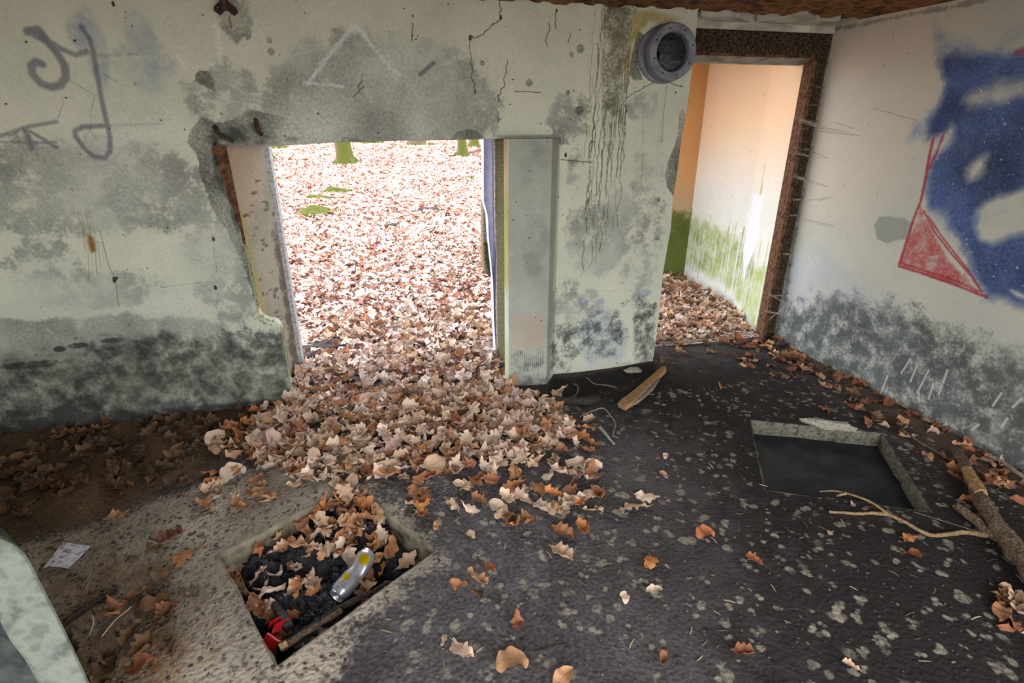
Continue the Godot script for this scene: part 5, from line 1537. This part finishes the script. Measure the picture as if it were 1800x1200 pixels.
	scatter(floor_poly([-60, 772, 480, 708, 440, 780, 330, 850, 150, 880, -60, 940]), 150, "damp", 0.008, 0.16, 0.08, 0.14, [16, 17, 18, 16, 18, 17])
	scatter(floor_poly([110, 1060, 300, 1000, 330, 1090, 280, 1230, 140, 1230]), 90, "damp", 0.012, 0.25, 0.06, 0.11, [16, 17, 10, 5, 18])
	scatter(floor_poly([150, 900, 400, 850, 430, 930, 330, 1000, 200, 1010]), 18, "damp", 0.008, 0.2, 0.06, 0.11, [2, 7, 10])
	scatter(floor_poly([700, 960, 1200, 760, 1650, 860, 1650, 1230, 640, 1230]), 4.0, "spotted", 0.005, 0.3, 0.035, 0.06, [5, 2, 10, 0])
	scatter(PackedVector2Array([Vector2(1.87, -3.5), Vector2(1.7, -5.2), Vector2(3.2, -5.15), Vector2(3.1, -4.1), Vector2(2.9, -3.55)]), 520, "annex", 0.04, 0.45, 0.07, 0.11, [0, 2, 13, 14, 5, 0, 1, 6])
	# the 300 that show largest are things of their own
	var seen := []
	var rest := []
	for e in found:
		var p: Vector3 = cam.transform.affine_inverse() * e[0]
		var sx := 900.0 + 960.0 * p.x / -p.z
		var sy := 600.0 - 960.0 * p.y / -p.z
		var inside := p.z < -0.1 and sx > -20 and sx < 1820 and sy > -20 and sy < 1215
		if inside: seen.append([e[2] / -p.z + e[0].y * 0.25, e])
		else: rest.append(e)
	seen.sort_custom(func(a, b): return a[0] > b[0])
	var say := {"drift": "leaves of the doorway drift", "edge": "leaves around the edge of the drift", "pit": "leaves in the pit with the can", "wall": "leaves along the side wall", "corner": "leaves in the near corner below the branches", "damp": "damp leaves on the brown earth", "spotted": "leaf scraps on the spotted earth", "annex": "leaves on the annex floor"}
	var limit := 300 - own.size()
	for i in seen.size():
		var e = seen[i][1]
		if i >= limit:
			rest.append(e)
			continue
		var o := obj("oak_leaf", near[e[3] * 4 + e[4]], mats[e[5]])
		o.position = e[0]
		o.basis = e[1].scaled(Vector3.ONE * e[2])
		tag(o, leaf_label(e), "leaf", say[e[6]])
	var litter := thing("leaf_litter", "mass of dry oak and beech leaves covering the earth inside the bunker", "leaf litter")
	litter.set_meta("kind", "stuff")
	spread(litter, "leaf_layer", rest, near, tint, many)
	# outside
	var out := []
	var zones := [[4.5, 8.0, 420, 0.07, 0.115], [8.0, 14.0, 260, 0.08, 0.13], [14.0, 24.0, 150, 0.1, 0.17], [24.0, 50.0, 45, 0.16, 0.3]]
	for zn in zones:
		var zc: float = zn[0]
		var wa: float = 0.30 * zn[1] + 0.8
		var wb: float = 0.42 * zn[1] + 1.0
		var n := int((wa + wb) * (zn[1] - zn[0]) * zn[2])
		for i in n:
			var z := -rng.randf_range(zn[0], zn[1])
			var x := rng.randf_range(-wa, wb)
			if x < z * 0.30 - 0.9 * 1.0 or x > -z * 0.42 + 1.0: continue
			if x > 1.7 and z > -5.6: continue
			var up := rng.randf()
			out.append([Vector3(x, ground_h(x, z) + 0.004 + 0.035 * up, z), Basis.from_euler(Vector3(rng.randf_range(-0.55, 0.55), rng.randf() * TAU, rng.randf_range(-0.55, 0.55))), rng.randf_range(zn[3], zn[4]), [0, 0, 2, 1][rng.randi() % 4], rng.randi() % 4, [12, 13, 14, 12, 13, 15, 13, 15, 14, 5][rng.randi() % 10], "out"])
	var forest := thing("forest_leaves", "pale dry leaves covering the forest floor outside the opening", "leaf litter")
	forest.set_meta("kind", "stuff")
	spread(forest, "leaf_layer", out, far, tint, many)
	crumbs()

func leaf_label(e: Array) -> String:
	var hue: String = ["tan", "pale tan", "light brown", "brown", "orange-brown", "reddish brown", "cream", "dark brown", "dark", "dark", "olive brown", "orange", "whitish", "pinkish cream", "pinkish tan", "reddish", "dark olive", "mid brown", "murky brown"][e[5]]
	var form: String = ["lobed oak leaf", "oval leaf", "curled oak leaf"][e[3]]
	var marks := {"the foot of the pilaster": fl(895, 690), "the rusty jamb": fl(515, 700), "the far pit corner": fl(610, 850), "the short stick": fl(585, 808), "the forked upright twig": fl(1060, 740), "the dark log piece": fl(990, 705), "the star-shaped orange leaf": fl(1138, 980), "the crumpled cream leaf": fl(985, 970), "the crushed can": fl(620, 1020), "the red wrapper": fl(470, 1110), "the white card": fl(115, 978), "the concrete stub": fl(150, 1100), "the graffiti wall": fl(200, 740), "the thick branch": fl(1730, 890), "the sludge pit rim": fl(1590, 830), "the side wall foot": fl(1600, 722), "the bottom edge": fl(1740, 1180), "the low doorway": fl(700, 690), "the tip of the drift": fl(1060, 860), "the near end of the drift": fl(860, 900), "the dusty ledge": fl(420, 880), "the annex doorway": fl(1250, 590), "the long brown leaf": fl(335, 972)}
	var best := 1e9
	var by := ""
	for k in marks:
		var q: Vector3 = marks[k] - e[0]
		if q.length() < best:
			best = q.length()
			by = k
	var where: String = {"drift": "in the leaf drift by", "edge": "on the earth by", "pit": "in the pit by", "wall": "in the litter by", "corner": "in the litter by", "damp": "pressed into damp earth by", "spotted": "on spotted earth by", "annex": "in the annex, nearest"}[e[6]]
	var said := "%s %s %s %s" % [hue, form, where, by]
	if told.has(said):                                         # say also which way from there
		var next := 1e9
		var way := ""
		for k in marks:
			var q: Vector3 = marks[k] - e[0]
			var longer: String = said + " towards " + k
			if k != by and q.length() < next and not told.has(longer) and longer.split(" ").size() <= 16:
				next = q.length()
				way = longer
		if next < 1.2: said = way
	told[said] = true
	return said

func spread(parent: Node3D, called: String, list: Array, shapes: Array, tint: Array, mat: Material) -> void:
	var by := {}
	for e in list:
		var k: int = e[3] * 4 + e[4]
		if not by.has(k): by[k] = []
		by[k].append(e)
	var keys := by.keys()
	keys.sort()
	for k in keys:
		var mm := MultiMesh.new()
		mm.transform_format = MultiMesh.TRANSFORM_3D
		mm.use_colors = true
		mm.mesh = shapes[k]
		mm.instance_count = by[k].size()
		for i in by[k].size():
			var e = by[k][i]
			mm.set_instance_transform(i, Transform3D(e[1].scaled(Vector3.ONE * e[2]), e[0]))
			var c: Color = tint[e[5]].srgb_to_linear()
			var f := 0.75 + 0.5 * fposmod(e[0].x * 37.7 + e[0].z * 91.3, 1.0)
			mm.set_instance_color(i, Color(c.r * f, c.g * f, c.b * f))
		var o := MultiMeshInstance3D.new()
		o.name = called if k == keys[0] else "%s_%03d" % [called, k]
		o.multimesh = mm
		o.material_override = mat
		o.set_meta("kind", "stuff")
		parent.add_child(o, true)

# crumbs of earth, bark and straw that nobody could count
func crumbs() -> void:
	var t := thing("earth_crumbs", "scattered crumbs of earth, bark and straw on the floor", "debris")
	t.set_meta("kind", "stuff")
	var st := mb()
	tube(st, [Vector3(0, 0, -0.5), Vector3(0.03, 0.05, 0), Vector3(0, 0, 0.5)], [0.05, 0.07, 0.04], 5, 0.3)
	var straw := done(st)
	var sets := [["crumb", rock(Vector3(0.5, 0.35, 0.45), 0.5, 3.0, 8), 2600, 0.004, 0.014, [rgb(46, 40, 38), rgb(70, 60, 54), rgb(96, 84, 72)]], ["clod", rock(Vector3(0.5, 0.22, 0.4), 0.6, 5.0, 10), 1500, 0.005, 0.017, [rgb(108, 95, 78), rgb(92, 79, 64), rgb(74, 62, 52), rgb(120, 108, 90)]], ["cinder", rock(Vector3(0.5, 0.3, 0.34), 0.7, 7.0, 10), 900, 0.008, 0.035, []], ["straw", straw, 520, 0.012, 0.045, [rgb(112, 96, 74), rgb(76, 62, 50), rgb(56, 47, 42), rgb(150, 132, 104)]]]
	var mat := flat_mat("crumbs", Color.WHITE, 0.95)
	mat.vertex_color_use_as_albedo = true
	for s in sets:
		var mm := MultiMesh.new()
		mm.transform_format = MultiMesh.TRANSFORM_3D
		mm.use_colors = true
		mm.mesh = s[1]
		var tr := []
		while tr.size() < s[2]:
			var x := rng.randf_range(-2.0, 2.95)
			var z := rng.randf_range(-3.15, -0.8)
			if s[0] == "clod":
				x = rng.randf_range(-1.5, 0.3)
				z = rng.randf_range(-2.25, -0.9)
				if x > -0.25 - (z + 1.3) * 0.4 and z > -1.8: continue
			if s[0] == "cinder":
				x = rng.randf_range(-0.75, 0.15)
				z = rng.randf_range(-2.3, -1.35)
				if not in_poly(PIT1, x, z): continue
				tr.append(Transform3D(Basis.from_euler(Vector3(rng.randf_range(-1, 1), rng.randf() * TAU, rng.randf_range(-1, 1))).scaled(Vector3.ONE * rng.randf_range(s[3], s[4])), Vector3(x, pit_h(x, z) + 0.003, z)))
				continue
			if in_poly(PIT1, x, z) or in_poly(PIT2, x, z): continue
			tr.append(Transform3D(Basis.from_euler(Vector3(rng.randf_range(-0.3, 0.3), rng.randf() * TAU, rng.randf_range(-0.3, 0.3))).scaled(Vector3.ONE * rng.randf_range(s[3], s[4])), Vector3(x, ground_h(x, z) + s[3] * 0.25, z)))
		mm.instance_count = tr.size()
		for i in tr.size():
			mm.set_instance_transform(i, tr[i])
			mm.set_instance_color(i, s[5][i % s[5].size()].srgb_to_linear() if s[5].size() else Color.WHITE)
		var o := MultiMeshInstance3D.new()
		o.name = s[0]
		o.multimesh = mm
		o.material_override = mat if s[5].size() else M.char
		o.set_meta("kind", "stuff")
		t.add_child(o, true)
